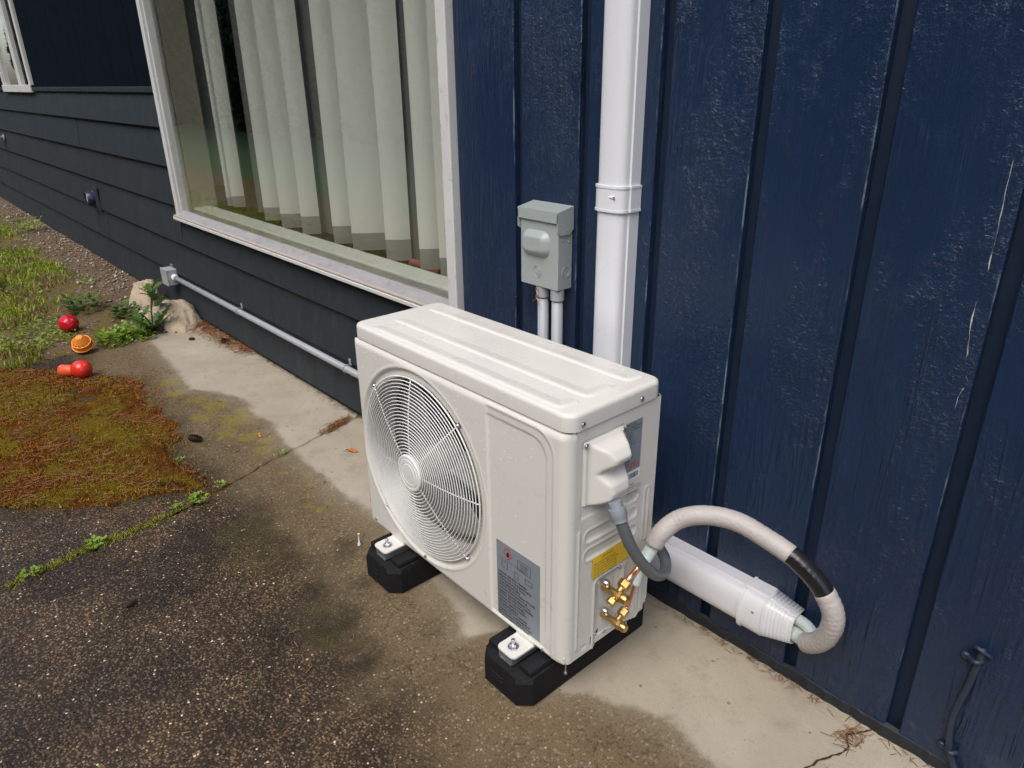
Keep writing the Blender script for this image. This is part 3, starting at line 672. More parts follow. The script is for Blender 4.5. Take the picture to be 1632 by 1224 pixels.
# lid
bm = bmesh.new(); bmesh.ops.create_cube(bm, size=1); x0, x1, y0, y1 = -W_-.0015, .0022, .0030, D_+.003
for v in bm.verts: v.co = Vector(((x0+x1)/2+v.co.x*(x1-x0), (y0+y1)/2+v.co.y*(y1-y0), (ZL+ZT)/2+v.co.z*(ZT-ZL)))
ed = [e for e in bm.edges if abs(e.verts[0].co.z-e.verts[1].co.z) > .01]; bmesh.ops.bevel(bm, geom=ed, offset=.026, segments=8, profile=.5, affect='EDGES')
ed = [e for e in bm.edges if min(e.verts[0].co.z, e.verts[1].co.z) > ZT-.001]; bmesh.ops.bevel(bm, geom=ed, offset=.0095, segments=4, profile=.55, affect='EDGES')
mb = MB(); mb.bm(bm); lid = mb.build('lid', M_AC, ac, 35)
def rib(path, w=.0075, h=.0030, fall=.030):
    # asymmetrical pressed step: steep towards the front, easing out behind
    P = catmull(path, 5); prof = [(-w*.9, -.0004), (-w*.55, h*.35), (-w*.15, h*.92), (w*.25, h), (w*.9, h*.82), (fall*.55, h*.35), (fall, -.0004)]
    V = []; F = []; n = len(prof)
    for i, p in enumerate(P):
        t = (P[min(i+1, len(P)-1)]-P[max(i-1, 0)]).normalized(); nrm = Vector((-t.y, t.x, 0)); e = min(1, i/4, (len(P)-1-i)/4)
        for a, b in prof: V.append(p+nrm*a*(.35+.65*e)+Vector((0, 0, b*e-(0 if e else .0004))))
    for i in range(len(P)-1):
        for k in range(n-1): F.append((i*n+k, i*n+k+1, (i+1)*n+k+1, (i+1)*n+k))
    mb = MB(); mb.add(V, F).build('pressed_rib', M_AC, lid, True)
for yy, ye, xl in ((.197, .236, -.680), (.087, .166, -.668), (.019, .064, -.655)):
    zt = ZT; c = .012
    rib([(xl, yy, zt), (xl+.05, yy, zt), (-.40, yy, zt), (-.15, yy, zt), (-.036-2.2*c, yy, zt), (-.036-c*.35, yy+c*.35, zt), (-.036, yy+2.2*c, zt), (-.036, (yy+2.2*c+ye)/2+.001, zt), (-.036, ye, zt)])
def screw(p, ax, r=.0042, parent=None, h=.0028, mat=None):
    mb = MB(); mb.lathe([(r*1.15, -.0005), (r*1.15, .0006), (r, .0007), (r*.95, h*.7), (r*.6, h), (r*.28, h), (r*.25, h*.55)], p, ax, 14); return mb.build('screw', mat or M_STEEL, parent or ac, 40)
for yy in (.036, .194): screw((.0022, yy, .6285), (1, 0, 0), .0046)
# fan
fan = bpy.data.objects.new('fan', None); COL.objects.link(fan); fan.parent = ac; fan.location = Vector((FC[0], .06, FC[1]))-Vector(ac.location); fan.empty_display_size = .05
mb = MB(); mb.lathe([(.0, -.018), (.030, -.017), (.040, -.010), (.043, .0), (.043, .05)], (FC[0], .050, FC[1]), (0, 1, 0), 32); mb.build('hub', M_FAN, fan, 40)
for k in range(3):
    V = []; F = []; nr_, na = 12, 16
    for i in range(nr_+1):
        rr_ = .040+(.205-.040)*i/nr_; sp = (.62+.68*math.sin(i/nr_*1.5))
        for j in range(na+1):
            a = k*2.0944+.15+sp*(j/na-.5)+.35*(i/nr_); V.append((FC[0]+rr_*math.cos(a), .078+.050*(j/na-.5)+.006*math.sin(i/nr_*3), FC[1]+rr_*math.sin(a)))
    for i in range(nr_):
        for j in range(na): F.append((i*(na+1)+j, i*(na+1)+j+1, (i+1)*(na+1)+j+1, (i+1)*(na+1)+j))
    mb = MB(); mb.add(V, F); b = mb.build('blade', M_FAN, fan, True)
    sol = b.modifiers.new('t', 'SOLIDIFY'); sol.thickness = .003
# grille
gri = bpy.data.objects.new('fan_grille', None); COL.objects.link(gri); gri.parent = ac; gri.location = Vector((FC[0], 0, FC[1]))-Vector(ac.location); gri.empty_display_size = .05
def dome(r): return -.004-.020*(1-min(1, (r/.214))**2.4)
NRING = 23
for k in range(NRING):
    r = .0495+(.2215-.0495)*k/(NRING-1); y = dome(r) if k < NRING-1 else -.0005
    mb = MB(); mb.tube([(FC[0]+r*math.cos(a), y, FC[1]+r*math.sin(a)) for a in np.linspace(0, 2*math.pi, 97)[:-1]], 0.00130 if k < NRING-1 else .0020, 6, closed=True)
    mb.build('ring_wire', M_GRILLE, gri, True)
for k in range(8):
    a = math.pi/4*k+R(2); c, s = math.cos(a), math.sin(a); diag = k % 2
    path = [(FC[0]+r*c, dome(r)+.0030, FC[1]+r*s) for r in np.linspace(.030, .205, 12)]
    path += [(FC[0]+.2125*c, -.0015, FC[1]+.2125*s), (FC[0]+.2225*c, .0015 if not diag else -.0005, FC[1]+.2225*s)]
    if diag: path += [(FC[0]+.2290*c, .002, FC[1]+.2290*s)]
    mb = MB(); mb.tube(path, .0017, 6); mb.build('spoke_wire', M_GRILLE, gri, True)
    if diag: screw((FC[0]+.2285*c, .0050, FC[1]+.2285*s), (0, -1, 0), .0048, gri, .0075)
mb = MB(); mb.lathe([(.0440, .008), (.0445, -.002), (.0435, -.0042), (.0415, -.0050), (.0375, -.0050), (.0365, -.0042), (.0350, -.0042), (.0340, -.0052), (.0265, -.0056), (.0255, -.0048), (.0240, -.0048), (.0230, -.0058), (.0, -.0062)], (FC[0], dome(.048), FC[1]), (0, 1, 0), 48, caps=False); mb.build('grille_cap', M_GRILLE, gri, 12)
for p in ((-.686, .119), (-.465, .119), (-.058, .111)): screw((p[0], -.0003, p[1]), (0, -1, 0), .0038)
# wiring cover on the side
ny, nz = 44, 56; yv = np.linspace(.0425, .149, ny); zv = np.linspace(.4565, .5885, nz); KY, KZ = np.meshgrid(yv, zv)
zn = (KZ-.4565)/.132
prof = np.interp(zn, [0, .03, .10, .22, .34, .42, .50, .57, .66, .74, .86, .955, 1], [.002, .018, .034, .040, .036, .024, .015, .022, .040, .043, .030, .004, .0022])
left = .0022+1.35*np.maximum(KY-.054, 0)+.0*KZ; right = .0022+2.2*np.maximum(.143-KY, 0)
def smin(a, b, k=.007):
    h = np.clip(.5+.5*(b-a)/k, 0, 1); return b*(1-h)+a*h-k*h*(1-h)
H = np.maximum(smin(smin(prof, left), right), .0022); 
for _ in range(2): H[1:-1, 1:-1] = (H[1:-1, 1:-1]*2+H[2:, 1:-1]+H[:-2, 1:-1]+H[1:-1, 2:]+H[1:-1, :-2])/6
H[0, :] = H[-1, :] = H[:, 0] = H[:, -1] = -.004
V = np.stack([H, KY, KZ], -1).reshape(-1, 3); I = np.arange(ny*nz).reshape(nz, ny)
F = np.stack([I[:-1, :-1], I[:-1, 1:], I[1:, 1:], I[1:, :-1]], -1).reshape(-1, 4)
cover = arr_mesh('wiring_cover', V, F, M_AC, ac, True)
for p in ((.0465, .582), (.1455, .581)): screw((.0022, p[0], p[1]), (1, 0, 0), .0048, cover)
for p in ((.157, .268), (.090, .137), (.118, .127), (.149, .152)): screw((.0005, p[0], p[1]), (1, 0, 0), .0036)
# labels: flat print on the panels
def text_mesh(txt, size, org, ux, uz, mat, parent, name='lettering', align='LEFT', bold=0.0, sx=1.0):
    cu = bpy.data.curves.new('t', 'FONT'); cu.body = txt; cu.size = size; cu.resolution_u = 1; cu.align_x = align; cu.offset = bold; cu.space_line = .95
    tmp = bpy.data.objects.new('t', cu); COL.objects.link(tmp); dg = bpy.context.evaluated_depsgraph_get(); dg.update(); me0 = tmp.evaluated_get(dg).to_mesh()
    ux, uz, org = Vector(ux), Vector(uz), Vector(org)
    v = [org+ux*p.co.x*sx+uz*p.co.y for p in me0.vertices]; f = [list(q.vertices) for q in me0.polygons]
    bpy.data.objects.remove(tmp); bpy.data.curves.remove(cu)
    mb = MB(); mb.add(v, f); return mb.build(name, mat, parent, recalc=False)
def quad(name, a, ux, uz, w, h, mat, parent, t=.0003):
    a, ux, uz = Vector(a), Vector(ux), Vector(uz); nrm = ux.cross(uz).normalized()
    mb = MB(); p = [a, a+ux*w, a+ux*w+uz*h, a+uz*h]; mb.add(p+[q+nrm*t for q in p], [(3, 2, 1, 0), (4, 5, 6, 7), (0, 1, 5, 4), (1, 2, 6, 5), (2, 3, 7, 6), (3, 0, 4, 7)]); return mb.build(name, mat, parent)
XA, ZA, YA = (1, 0, 0), (0, 0, 1), (0, 1, 0)
fy = .0036
lb = quad('warning_label', (-.2005, fy, .120), XA, ZA, .130, .187, M_LABEL, ac)
ty = fy-.0006
txt = "CAUTION - Risk Of Fire.  Flammable\nRefrigerant Used.  To Be Repaired Only By\nTrained Service Personnel.  Do Not\nPuncture Refrigerant Tubing.\nCAUTION - Risk Of Fire.  Dispose Of Properly\nIn Accordance With Federal Or Local\nRegulations.  Flammable Refrigerant Used.\nCAUTION - Risk Of Fire Due To Flammable\nRefrigerant Used.  Follow Handling\nInstructions Carefully In Compliance\nWith National Regulations.\nCAUTION - Risk Of Fire.  Flammable\nRefrigerant Used.  Consult Repair Manual\nBefore Attempting To Service This Product.\nAll Safety Precautions Must Be Followed."
text_mesh(txt, .0083, (-.1970, ty, .2280), XA, ZA, M_INK, lb, bold=.00028, sx=.70)
def frame_lines(pts, w, mat, parent, name='mark'):
    mb = MB()
    for a, b in zip(pts, pts[1:]):
        a, b = Vector(a), Vector(b); t = (b-a).normalized(); nn = t.cross(Vector(YA)); mb.add([a+nn*w, b+nn*w, b-nn*w, a-nn*w], [(0, 1, 2, 3)])
    return mb.build(name, mat, parent, recalc=False)
def dia(cx, cz, r): return [(cx, ty, cz+r), (cx+r, ty, cz), (cx, ty, cz-r), (cx-r, ty, cz), (cx, ty, cz+r)]
mb = MB(); mb.add(dia(-.165, .286, .0125)[:4], [(0, 1, 2, 3)]); mb.build('hazard_mark', M_LABEL, lb, recalc=False)
ty -= .0002; frame_lines(dia(-.165, .286, .0135), .0011, M_RED, lb, 'hazard_mark')
fl = [(-.169, .280), (-.165, .2775), (-.160, .281), (-.1605, .286), (-.1635, .2935), (-.1655, .289), (-.1690, .286)]
mb = MB(); mb.add([(x, ty, z) for x, z in fl], [tuple(range(len(fl)))]); mb.build('hazard_mark', M_INK, lb, recalc=False)
def rect(x0, x1, z0, z1): return [(x0, ty, z0), (x1, ty, z0), (x1, ty, z1), (x0, ty, z1), (x0, ty, z0)]
frame_lines(rect(-.135, -.097, .264, .288), .0005, M_INK, lb); frame_lines(rect(-.184, -.166, .247, .262), .0005, M_INK, lb); frame_lines(rect(-.146, -.134, .238, .254), .0005, M_INK, lb); frame_lines(rect(-.113, -.092, .243, .254), .0006, M_INK, lb)
text_mesh("WARNING\nFlammable\nRefrigerant", .0062, (-.116, ty, .2790), XA, ZA, M_INK, lb, align='CENTER', sx=.8)
text_mesh("Refer to service manual     Read instructions", .0050, (-.190, ty, .2665), XA, ZA, M_INK, lb, sx=.8)
SX = .0002
nl = quad('rating_label', (SX, .1545, .482), YA, ZA, .0475, .1065, M_LABEL, ac)
for k in range(22):
    if 13 < k < 16: continue
    pass
text_mesh("Outdoor Unit\nPower Supply 1Ph 60Hz\nMin. Circuit Ampacity\nMax. Fuse\nCompressor\nFan Motor\nOutdoor Coil\nDesign Pressure\nHigh Side\nLow Side\nRefrigerant\nCharge\nOutdoor Use\nWeight\nDate", .0062, (SX+.0006, .1565, .5815), YA, ZA, M_INK, nl, sx=.72)
text_mesh("115V~", .0185, (SX+.0006, .1560, .4875), YA, ZA, M_RED, nl, bold=.0004, sx=.86)
bl = quad('barcode_label', (SX, .1565, .4605), YA, ZA, .047, .0210, M_WHITELABEL, ac)
mb = MB(); yb = .163
while yb < .196:
    w = random.choice((.0006, .0011, .0018)); mb.add([(SX+.0006, yb, .4655), (SX+.0006, yb+w, .4655), (SX+.0006, yb+w, .477), (SX+.0006, yb, .477)], [(0, 1, 2, 3)]); yb += w+random.choice((.0008, .0014))
mb.build('bars', M_INK, bl, recalc=False)
text_mesh("CAUTION\nRead installation manual\nbefore wiring. Use copper\nsupply wires only and\nground this equipment\nin accordance with the\nlocal electrical code.", .0058, (SX+.0006, .1660, .4490), YA, ZA, M_INK, ac, sx=.75)
# yellow caution sticker (skewed a little, as stuck)
a = Vector((SX+.0016, .0735, .2800)); mb = MB(); P4 = [a, a+Vector((0, .113, .002)), a+Vector((0, .113, .052)), a+Vector((0, 0, .050))]
mb.add(P4+[p+Vector((.0003, 0, 0)) for p in P4], [(3, 2, 1, 0), (4, 5, 6, 7), (0, 1, 5, 4), (1, 2, 6, 5), (2, 3, 7, 6), (3, 0, 4, 7)]); yl = mb.build('caution_sticker', M_YELLOW, ac)
text_mesh("CAUTION", .0085, (SX+.0024, .098, .3195), YA, ZA, M_INK, yl, sx=.9)
text_mesh("Before opening the valves check every\nconnection for leaks. Tighten the flare nuts\nwith two wrenches to the stated torque.\nOpen both service valves fully before the\nunit is started. Keep the caps closed tight\nafter service. Replace any damaged part.", .0066, (SX+.0024, .0765, .3115), YA, ZA, M_INK, yl, sx=.62)
mb = MB(); mb.tube([(SX+.0022, .173+.009*math.cos(t), .318+.009*math.sin(t)) for t in np.linspace(0, 6.283, 25)[:-1]], .0004, 4, closed=True); mb.build('mark', M_INK, yl)
# service valves
def hexnut(mb, p, ax, r, h, mi=0):
    mb.lathe([(r*.8, 0), (r, h*.15), (r, h*.85), (r*.8, h)], p, ax, 6, mi)
BR = Vector((0, .80, .42)).normalized()
def valve(y, z, big, name):
    s = 1.0 if big else .86; vo = bpy.data.objects.new('service_valve', None); COL.objects.link(vo); vo.parent = ac; vo.location = Vector((.02, y, z))-Vector(ac.location); vo.empty_display_size = .02
    mb = MB(); mb.lathe([(.0085*s, -.008), (.0085*s, .022), (.0098*s, .024), (.0098*s, .034)], (.0, y, z), XA, 16); c = Vector((.029, y, z))
    mb.lathe([(.0068*s, -.006), (.0068*s, .020)], c, BR, 14)
    mb.build('valve_body', M_BRASS, vo, 40)
    mb = MB(); hexnut(mb, (.034, y, z), XA, .0125*s, .010); mb.lathe([(.0108*s, .010), (.0108*s, .018), (.0085*s, .022), (.003, .023)], (.034, y, z), XA, 20); mb.build('stem_cap', M_BRASS, vo, 40)
    mb = MB(); hexnut(mb, c+BR*.016, BR, .0128*s if big else .0108, .019); mb.build('flare_nut', M_BRASS, vo, 30)
    if big:
        mb = MB(); mb.lathe([(.0048, 0), (.0048, .016)], c, -BR, 12); hexnut(mb, c-BR*.012, -BR, .0100, .013); mb.build('port_cap', M_BRASS, vo, 30)
    for dy, dz in ((-.006, .017), ):
        mb = MB(); mb.lathe([(.0078, -.004), (.0078, .004), (.0062, .006), (.003, .0065)], (.006, y+dy, z+dz), XA, 14); mb.build('bolt', M_STEEL, vo, 40)
    return c
c1 = valve(.118, .238, True, 'a'); c2 = valve(.119, .168, False, 'b')
# feet brackets and hanging bolts
for bx in (-.112, -.588):
    mb = MB(); mb.rbox(bx-.027, bx+.027, -.056, .02, .0985, .1025, .011, 4, edges=lambda e: abs(e.verts[0].co.z-e.verts[1].co.z) > .001 and e.verts[0].co.y < 0)
    mb.rbox(bx-.027, bx+.027, .0, .006, .100, .113, .001, 1); mb.build('mounting_tab', M_AC, ac, 30)
for yy in (.010, .194):
    mb = MB(); mb.lathe([(.0016, 0), (.0016, .018), (.0036, .0185), (.0036, .024), (.002, .025)], (-.003, yy, .106), (0, 0, -1), 10); mb.build('hanging_screw', M_STEEL, ac, 40)
# rain drops standing on the casing
V = []; F = []
def drop(p, n, r):
    t = n.orthogonal().normalized(); b = n.cross(t); k0 = len(V); V.append(p+n*r*.55)
    for lv, (rad, h) in enumerate(((.6, .42), (1.0, 0))):
        for k in range(6): an = k*math.pi/3; V.append(p+(t*math.cos(an)+b*math.sin(an))*r*rad+n*r*h)
    for k in range(6):
        l = (k+1) % 6; F.append((k0, k0+1+k, k0+1+l)); F.append((k0+1+k, k0+7+k, k0+7+l)); F.append((k0+1+k, k0+7+l, k0+1+l))
for _ in range(420):
    x = random.uniform(-.70, -.03); z = random.choice((random.uniform(.12, .60), random.uniform(.50, .60)))
    if math.hypot(x-FC[0], z-FC[1]) < .245 or (-.202 < x < -.068 and z < .31): continue
    yy = -float(front_disp(np.array(x), np.array(z))); drop(Vector((x, yy, z)), Vector((0, -1, 0)), random.choice((.0006, .0009, .0009, .0014)))
for _ in range(150):
    x = random.uniform(-.69, -.02); yv_ = random.choice((random.uniform(0, .02), random.uniform(.0, .24))); drop(Vector((x, yv_ if yv_ > .012 else .0125, ZT)), Vector((0, 0, 1)), random.choice((.0007, .0010, .0014)))
for _ in range(70):
    drop(Vector((random.uniform(-.69, -.03), .0030, random.uniform(.620, .638))), Vector((0, -1, 0)), random.choice((.0008, .0012)))
tag(arr_mesh('rain_drops', V, F, M_DROP, ac, True), kind='stuff')

# ------------------------------------------------------------------ rubber feet with rails
def foot(bx, label):
    t = empty('rubber_foot', (bx, .12, 0), label, 'equipment foot', 'rubber feet under the heat pump')
    w, c = .0735, .025
    def ring(zv, ins=0.0, ch=c):
        a, b = w-ins, ch; y0, y1 = -.068+ins, .330-ins
        return [(bx-a, y0+b, zv), (bx-a+b, y0, zv), (bx+a-b, y0, zv), (bx+a, y0+b, zv), (bx+a, y1-b, zv), (bx+a-b, y1, zv), (bx-a+b, y1, zv), (bx-a, y1-b, zv)]
    mb = MB(); V = ring(.0015, .002)+ring(.005, 0)+ring(.060, 0)+ring(.070, .004, .026)+ring(.074, .012, .030); F = []
    for k in range(4):
        for i in range(8): j = (i+1) % 8; F.append((k*8+i, k*8+j, k*8+8+j, k*8+8+i))
    F += [tuple(range(8))[::-1], tuple(range(32, 40))]; mb.add(V, F); mb.build('rubber_block', M_RUBBER, t, 25)
    for sgn in (-1, 1):
        mb = MB(); mb.rbox(bx+sgn*.0475-.019, bx+sgn*.0475+.019, -.044, .306, .070, .086, .006, 2); mb.build('shoulder', M_RUBBER, t, 40)
    mb = MB(); mb.rbox(bx-.024, bx+.010, -.0705, -.060, .030, .036, .001, 1); mb.rbox(bx-.024, bx+.010, -.0705, -.060, .042, .047, .001, 1); mb.build('grip_bar', M_RUBBER, t)
    mb = MB()
    for a, b, cc, d in ((bx-.0205, bx-.0180, .0, .022), (bx+.0180, bx+.0205, .0, .022), (bx-.0205, bx+.0205, .0, .0025), (bx-.0205, bx-.0100, .0195, .022), (bx+.0100, bx+.0205, .0195, .022)):
        mb.box(a, b, -.052, .312, .0745+cc, .0745+d)
    mb.build('strut_rail', M_GREYSTEEL, t)
    mb = MB(); mb.lathe([(.0115, 0), (.0115, .0018), (.0, .0018)], (bx+.002, -.032, .1026), (0, 0, 1), 20); mb.build('washer', M_STEEL, t, 40)
    mb = MB(); hexnut(mb, (bx+.002, -.032, .1045), (0, 0, 1), .0085, .0065); mb.lathe([(.0042, .0), (.0042, .017), (.0034, .018)], (bx+.002, -.032, .1050), (0, 0, 1), 14); mb.build('bolt', M_STEEL, t, 30)
    return t
foot(-.114, 'black rubber foot under the valve end of the heat pump, nearest the camera')
foot(-.588, 'black rubber foot under the fan end of the heat pump, farther from the camera')

# ------------------------------------------------------------------ flexible conduit whip
wh = empty('flexible_conduit', (.05, .083, .44), 'dark grey flexible conduit curling from the wiring cover to the wall', 'conduit')
wp = catmull([(.040, .0835, .474), (.046, .083, .460), (.055, .0835, .440), (.060, .0907, .4156), (.065, .1068, .3767), (.070, .1326, .3318), (.070, .1722, .2844), (.065, .2089, .2577), (.050, .2458, .2443), (.030, .2681, .2509), (.005, .284, .2541), (-.03, .3103, .2529), (-.10, .345, .262), (-.30, .365, .29)], 10)
rad = [.0112+(.0005 if i % 2 else 0) for i in range(len(wp))]
mb = MB(); mb.tube(wp[14:], rad[14:], 14); mb.build('hose', M_WHIP, wh, True)
mb = MB(); d = (wp[16]-wp[4]).normalized(); mb.lathe([(.0125, -.004), (.0125, .008), (.0160, .0085), (.0165, .024), (.0150, .026), (.0145, .034), (.0125, .036)], wp[4], d, 20); mb.build('connector', M_WHIPFIT, wh, 40)

# ------------------------------------------------------------------ insulated line set
ls = empty('line_set', (.2, .3, .15), 'beige wrapped refrigerant line looping from the white duct to the brass valves', 'pipe')
lp = catmull([(.036, .185, .285), (.0374, .2, .2984), (.0471, .22, .3398), (.0598, .25, .364), (.0892, .27, .3828), (.1276, .29, .3903), (.1691, .305, .3885), (.2137, .315, .376), (.2677, .32, .3611), (.3059, .325, .339), (.3331, .33, .3134), (.3549, .335, .276), (.3568, .34, .2387), (.3420, .350, .1930), (.3130, .364, .1560), (.2840, .384, .1420), (.240, .3905, .142)], 12)
def seg(a, b, r, name, m, wr=0.0):
    rr_ = [r+wr*(math.sin(i*1.9)+.6*math.sin(i*3.7+1))+wr*random.uniform(-.6, .6) for i in range(a, b)]; mb = MB(); mb.tube(lp[a:b], rr_, 18); return mb.build(name, m, ls, True)
seg(0, 22, .0135, 'foam_sleeve', M_FOAM); seg(18, 97, .0192, 'wrap', M_WRAP, .00022); seg(95, 123, .0186, 'black_tape', M_TAPE, .0002); seg(121, 172, .0200, 'wrap', M_WRAP, .00035); seg(168, 193, .0165, 'foam_sleeve', M_FOAM)
mb = MB(); mb.tube(catmull([(.318, .374, .168), (.295, .386, .172), (.268, .392, .171), (.23, .392, .168)], 6), .012, 14); mb.build('foam_sleeve', M_FOAM, ls, True)
mb = MB(); mb.tube(catmull([tuple(c1+BR*.030), tuple(c1+BR*.045+Vector((.001, 0, .002))), (.0355, .172, .277), (.036, .188, .290)], 6), .0064, 12); mb.build('copper_pipe', M_COPPER, ls, True)
mb = MB(); mb.tube(catmull([tuple(c2+BR*.028), tuple(c2+BR*.040+Vector((.001, 0, .004))), (.034, .158, .215), (.037, .166, .248), (.037, .185, .285)], 7), .0040, 10); mb.build('copper_pipe', M_COPPER, ls, True)
mb = MB(); mb.tube(catmull([(.036, .167, .240), (.037, .175, .262), (.0375, .192, .292), (.040, .20, .305)], 6), .0100, 14); mb.build('foam_sleeve', M_FOAM, ls, True)

# ------------------------------------------------------------------ white line-set duct on the wall
du = empty('line_cover_duct', (-.243, YW, .15), 'white vinyl line cover duct running down the wall and along its base', 'duct')
def dprof(hw, d1, d2, n=22, y=YW):
    # half width, side depth, full depth: outline in (across, y)
    pts = [(-hw, y-.0005), (-hw, y-d1)]
    for k in range(n+1):
        a = math.pi*(1-k/n); pts.append(((hw-.0035)*max(-1, min(1, math.copysign(abs(math.cos(a))**.75, math.cos(a)))), y-d1-.001-(d2-d1)*abs(math.sin(a))**.7))
    return pts+[(hw, y-d1), (hw, y-.0005)]
def vduct(x, z0, z1, hw, d1, d2, name):
    mb = MB(); P = dprof(hw, d1, d2); n = len(P); V = [(x+p[0], p[1], z0) for p in P]+[(x+p[0], p[1], z1) for p in P]
    mb.add(V, [(i, i+1, n+i+1, n+i) for i in range(n-1)]+[tuple(range(n)), tuple(range(n, 2*n))]); return mb.build(name, M_PVCW, du, 28)
def hduct(z, x0, x1, hw, d1, d2, name, hw2=None, d12=None, d22=None):
    mb = MB(); P = dprof(hw, d1, d2); Q = dprof(hw2 or hw, d12 or d1, d22 or d2); n = len(P); V = [(x0, p[1], z+p[0]) for p in P]+[(x1, p[1], z+p[0]) for p in Q]
    mb.add(V, [(i, i+1, n+i+1, n+i) for i in range(n-1)]+([tuple(range(n)), tuple(range(n, 2*n))] if hw2 is None else [])); return mb.build(name, M_PVCW, du, 28)
VX = -.243
vduct(VX, .20, 2.41, .040, .030, .056, 'vertical_cover')
cp = vduct(VX, .925, .972, .0435, .0325, .0595, 'coupling')
for zz_ in (.9225, .970): vduct(VX, zz_, zz_+.005, .0448, .0337, .0606, 'coupling_rim')
mb = MB(); mb.tube([(VX+.010, YW-.0590, .9535), (VX+.022, YW-.0588, .9535)], .0032, 8); mb.build('slot', M_WHITEP, cp); mb = MB(); mb.lathe([(.0022, 0), (.0022, .0012), (.001, .0015)], (VX+.0235, YW-.0615, .9535), (0, -1, 0), 10); mb.build('screw', M_STEEL, cp)
HZ = .152
vduct(VX, .100, .205, .046, .034, .061, 'elbow')
hduct(HZ, VX+.03, .170, .046, .030, .056, 'horizontal_cover')
hduct(HZ, .164, .214, .0500, .034, .0600, 'end_collar'); hduct(HZ, .163, .169, .0525, .036, .0620, 'collar_rim')
# ribbed reducer as a tapered row of bands
loops = []; NB = 8
for k in range(NB):
    for t, sc in ((k/NB, 1.0), ((k+.72)/NB, 1.0), ((k+.78)/NB, .978), ((k+.97)/NB, .978)): loops.append((t, sc))
loops.append((1.0, 1.0)); loops.append((1.06, 1.0)); mb = MB(); V = []; F = []
for t, sc in loops:
    P = dprof((.0495-.0135*t)*sc, (.034-.004*t)*sc, (.0590-.0130*t)*sc); n = len(P); V += [(.2135+.058*t, p[1], HZ+p[0]) for p in P]
for a in range(len(loops)-1): F += [(a*n+i, a*n+i+1, a*n+n+i+1, a*n+n+i) for i in range(n-1)]
mb.add(V, F); red = mb.build('reducer', M_PVCW, du, 25); sm = red.modifiers.new('t', 'SOLIDIFY'); sm.thickness = .002
mb = MB(); mb.lathe([(.0035, 0), (.0035, .0006), (.0015, .0008)], (.196, YW-.0602, HZ+.012), (0, -1, 0), 10); mb.build('screw', M_SCREWHOLE, du)

# ------------------------------------------------------------------ disconnect box and its conduits
dbx = empty('disconnect_box', (-.453, YW, .72), 'grey metal electrical disconnect box on the blue wall beside the duct', 'electrical box')
bx0, bx1, by, bz0, bz1 = -.516, -.391, YW-.048, .721, .897
mb = MB(); mb.rbox(bx0, bx1, by, YW-.0005, bz0, bz1, .0015, 1); body = mb.build('box_body', M_BOX, dbx)
mb = MB(); mb.prism([(YW-.002, .912), (by-.006, .902), (by-.006, .878), (by-.0012, .878), (by-.0012, .8975), (YW-.002, .8975)], 'x', bx0-.004, bx1+.004)
for x in (bx0-.0043, bx1+.0017):
    mb.prism([(YW-.002, .8974), (by-.006, .8974), (by-.006, .858), (by+.004, .850), (by+.034, .850), (YW-.002, .861)], 'x', x, x+.0026)
mb.build('hood', M_BOX, dbx)
ny_, nz_ = 80, 56; xv = np.linspace(bx0+.004, bx0+.104, ny_); zv = np.linspace(.789, .858, nz_); BX, BZ = np.meshgrid(xv, zv)
sd = rr_sdf(BX, BZ, bx0+.008, bx0+.100, .794, .854, .024); Hh = .015*np.sqrt(ss(.001, -.017, sd))
V = np.stack([BX, by-.0002-Hh+.001*(sd > 0), BZ], -1).reshape(-1, 3); I = np.arange(ny_*nz_).reshape(nz_, ny_); F = np.stack([I[:-1, :-1], I[:-1, 1:], I[1:, 1:], I[1:, :-1]], -1).reshape(-1, 4)
arr_mesh('handle_bulge', V, F, M_BOX, dbx, True)
lc = (-.459, .757)
emb = bpy.data.objects.new('embossed_logo', None); COL.objects.link(emb); emb.parent = dbx; emb.location = Vector((lc[0], by, lc[1]))-Vector(dbx.location); emb.empty_display_size = .02
def ring_path(r, n=28, cx=lc[0], cz=lc[1], y=by-.0003, a0=0, a1=2*math.pi): return [(cx+r*math.cos(t), y, cz+r*math.sin(t)) for t in np.linspace(a0, a1, n)]
mb = MB(); mb.tube(ring_path(.0145)[:-1], .0008, 5, closed=True); mb.build('logo_ring', M_BOX, emb, True)
mb = MB()
for sgn in (-1, 1):
    mb.tube(catmull([(lc[0]+sgn*.002, by-.0003, lc[1]+.007), (lc[0]+sgn*.007, by-.0003, lc[1]+.005), (lc[0]+sgn*.005, by-.0003, lc[1]), (lc[0]+sgn*.001, by-.0003, lc[1]+.001), (lc[0]+sgn*.002, by-.0003, lc[1]-.006), (lc[0]+sgn*.007, by-.0003, lc[1]-.005)], 5), .0007, 5)
for q in range(4): mb.tube(ring_path(.0112, 6, a0=q*1.571+.3, a1=q*1.571+1.0), .0006, 5)
mb.build('logo_script', M_BOX, emb, True)
def ring_side(r, yc, zc, w): return [(bx1+.0003, yc+r*math.cos(t), zc+r*math.sin(t)) for t in np.linspace(0, 2*math.pi, 29)[:-1]]
mb = MB(); mb.tube(ring_side(.0130, YW-.022, .762, 0), .0007, 5, closed=True); mb.tube(ring_side(.0098, YW-.022, .762, 0), .0006, 5, closed=True); mb.build('knockout', M_BOX, dbx, True)
for yy, zz_ in ((YW-.034, .838), (YW-.012, .832), (YW-.028, .845)): screw((bx1, yy, zz_), XA, .0026, dbx, .0016, M_BOX)
screw((bx1+.004, YW-.022, .860), XA, .0026, dbx, .0016, M_BOX)
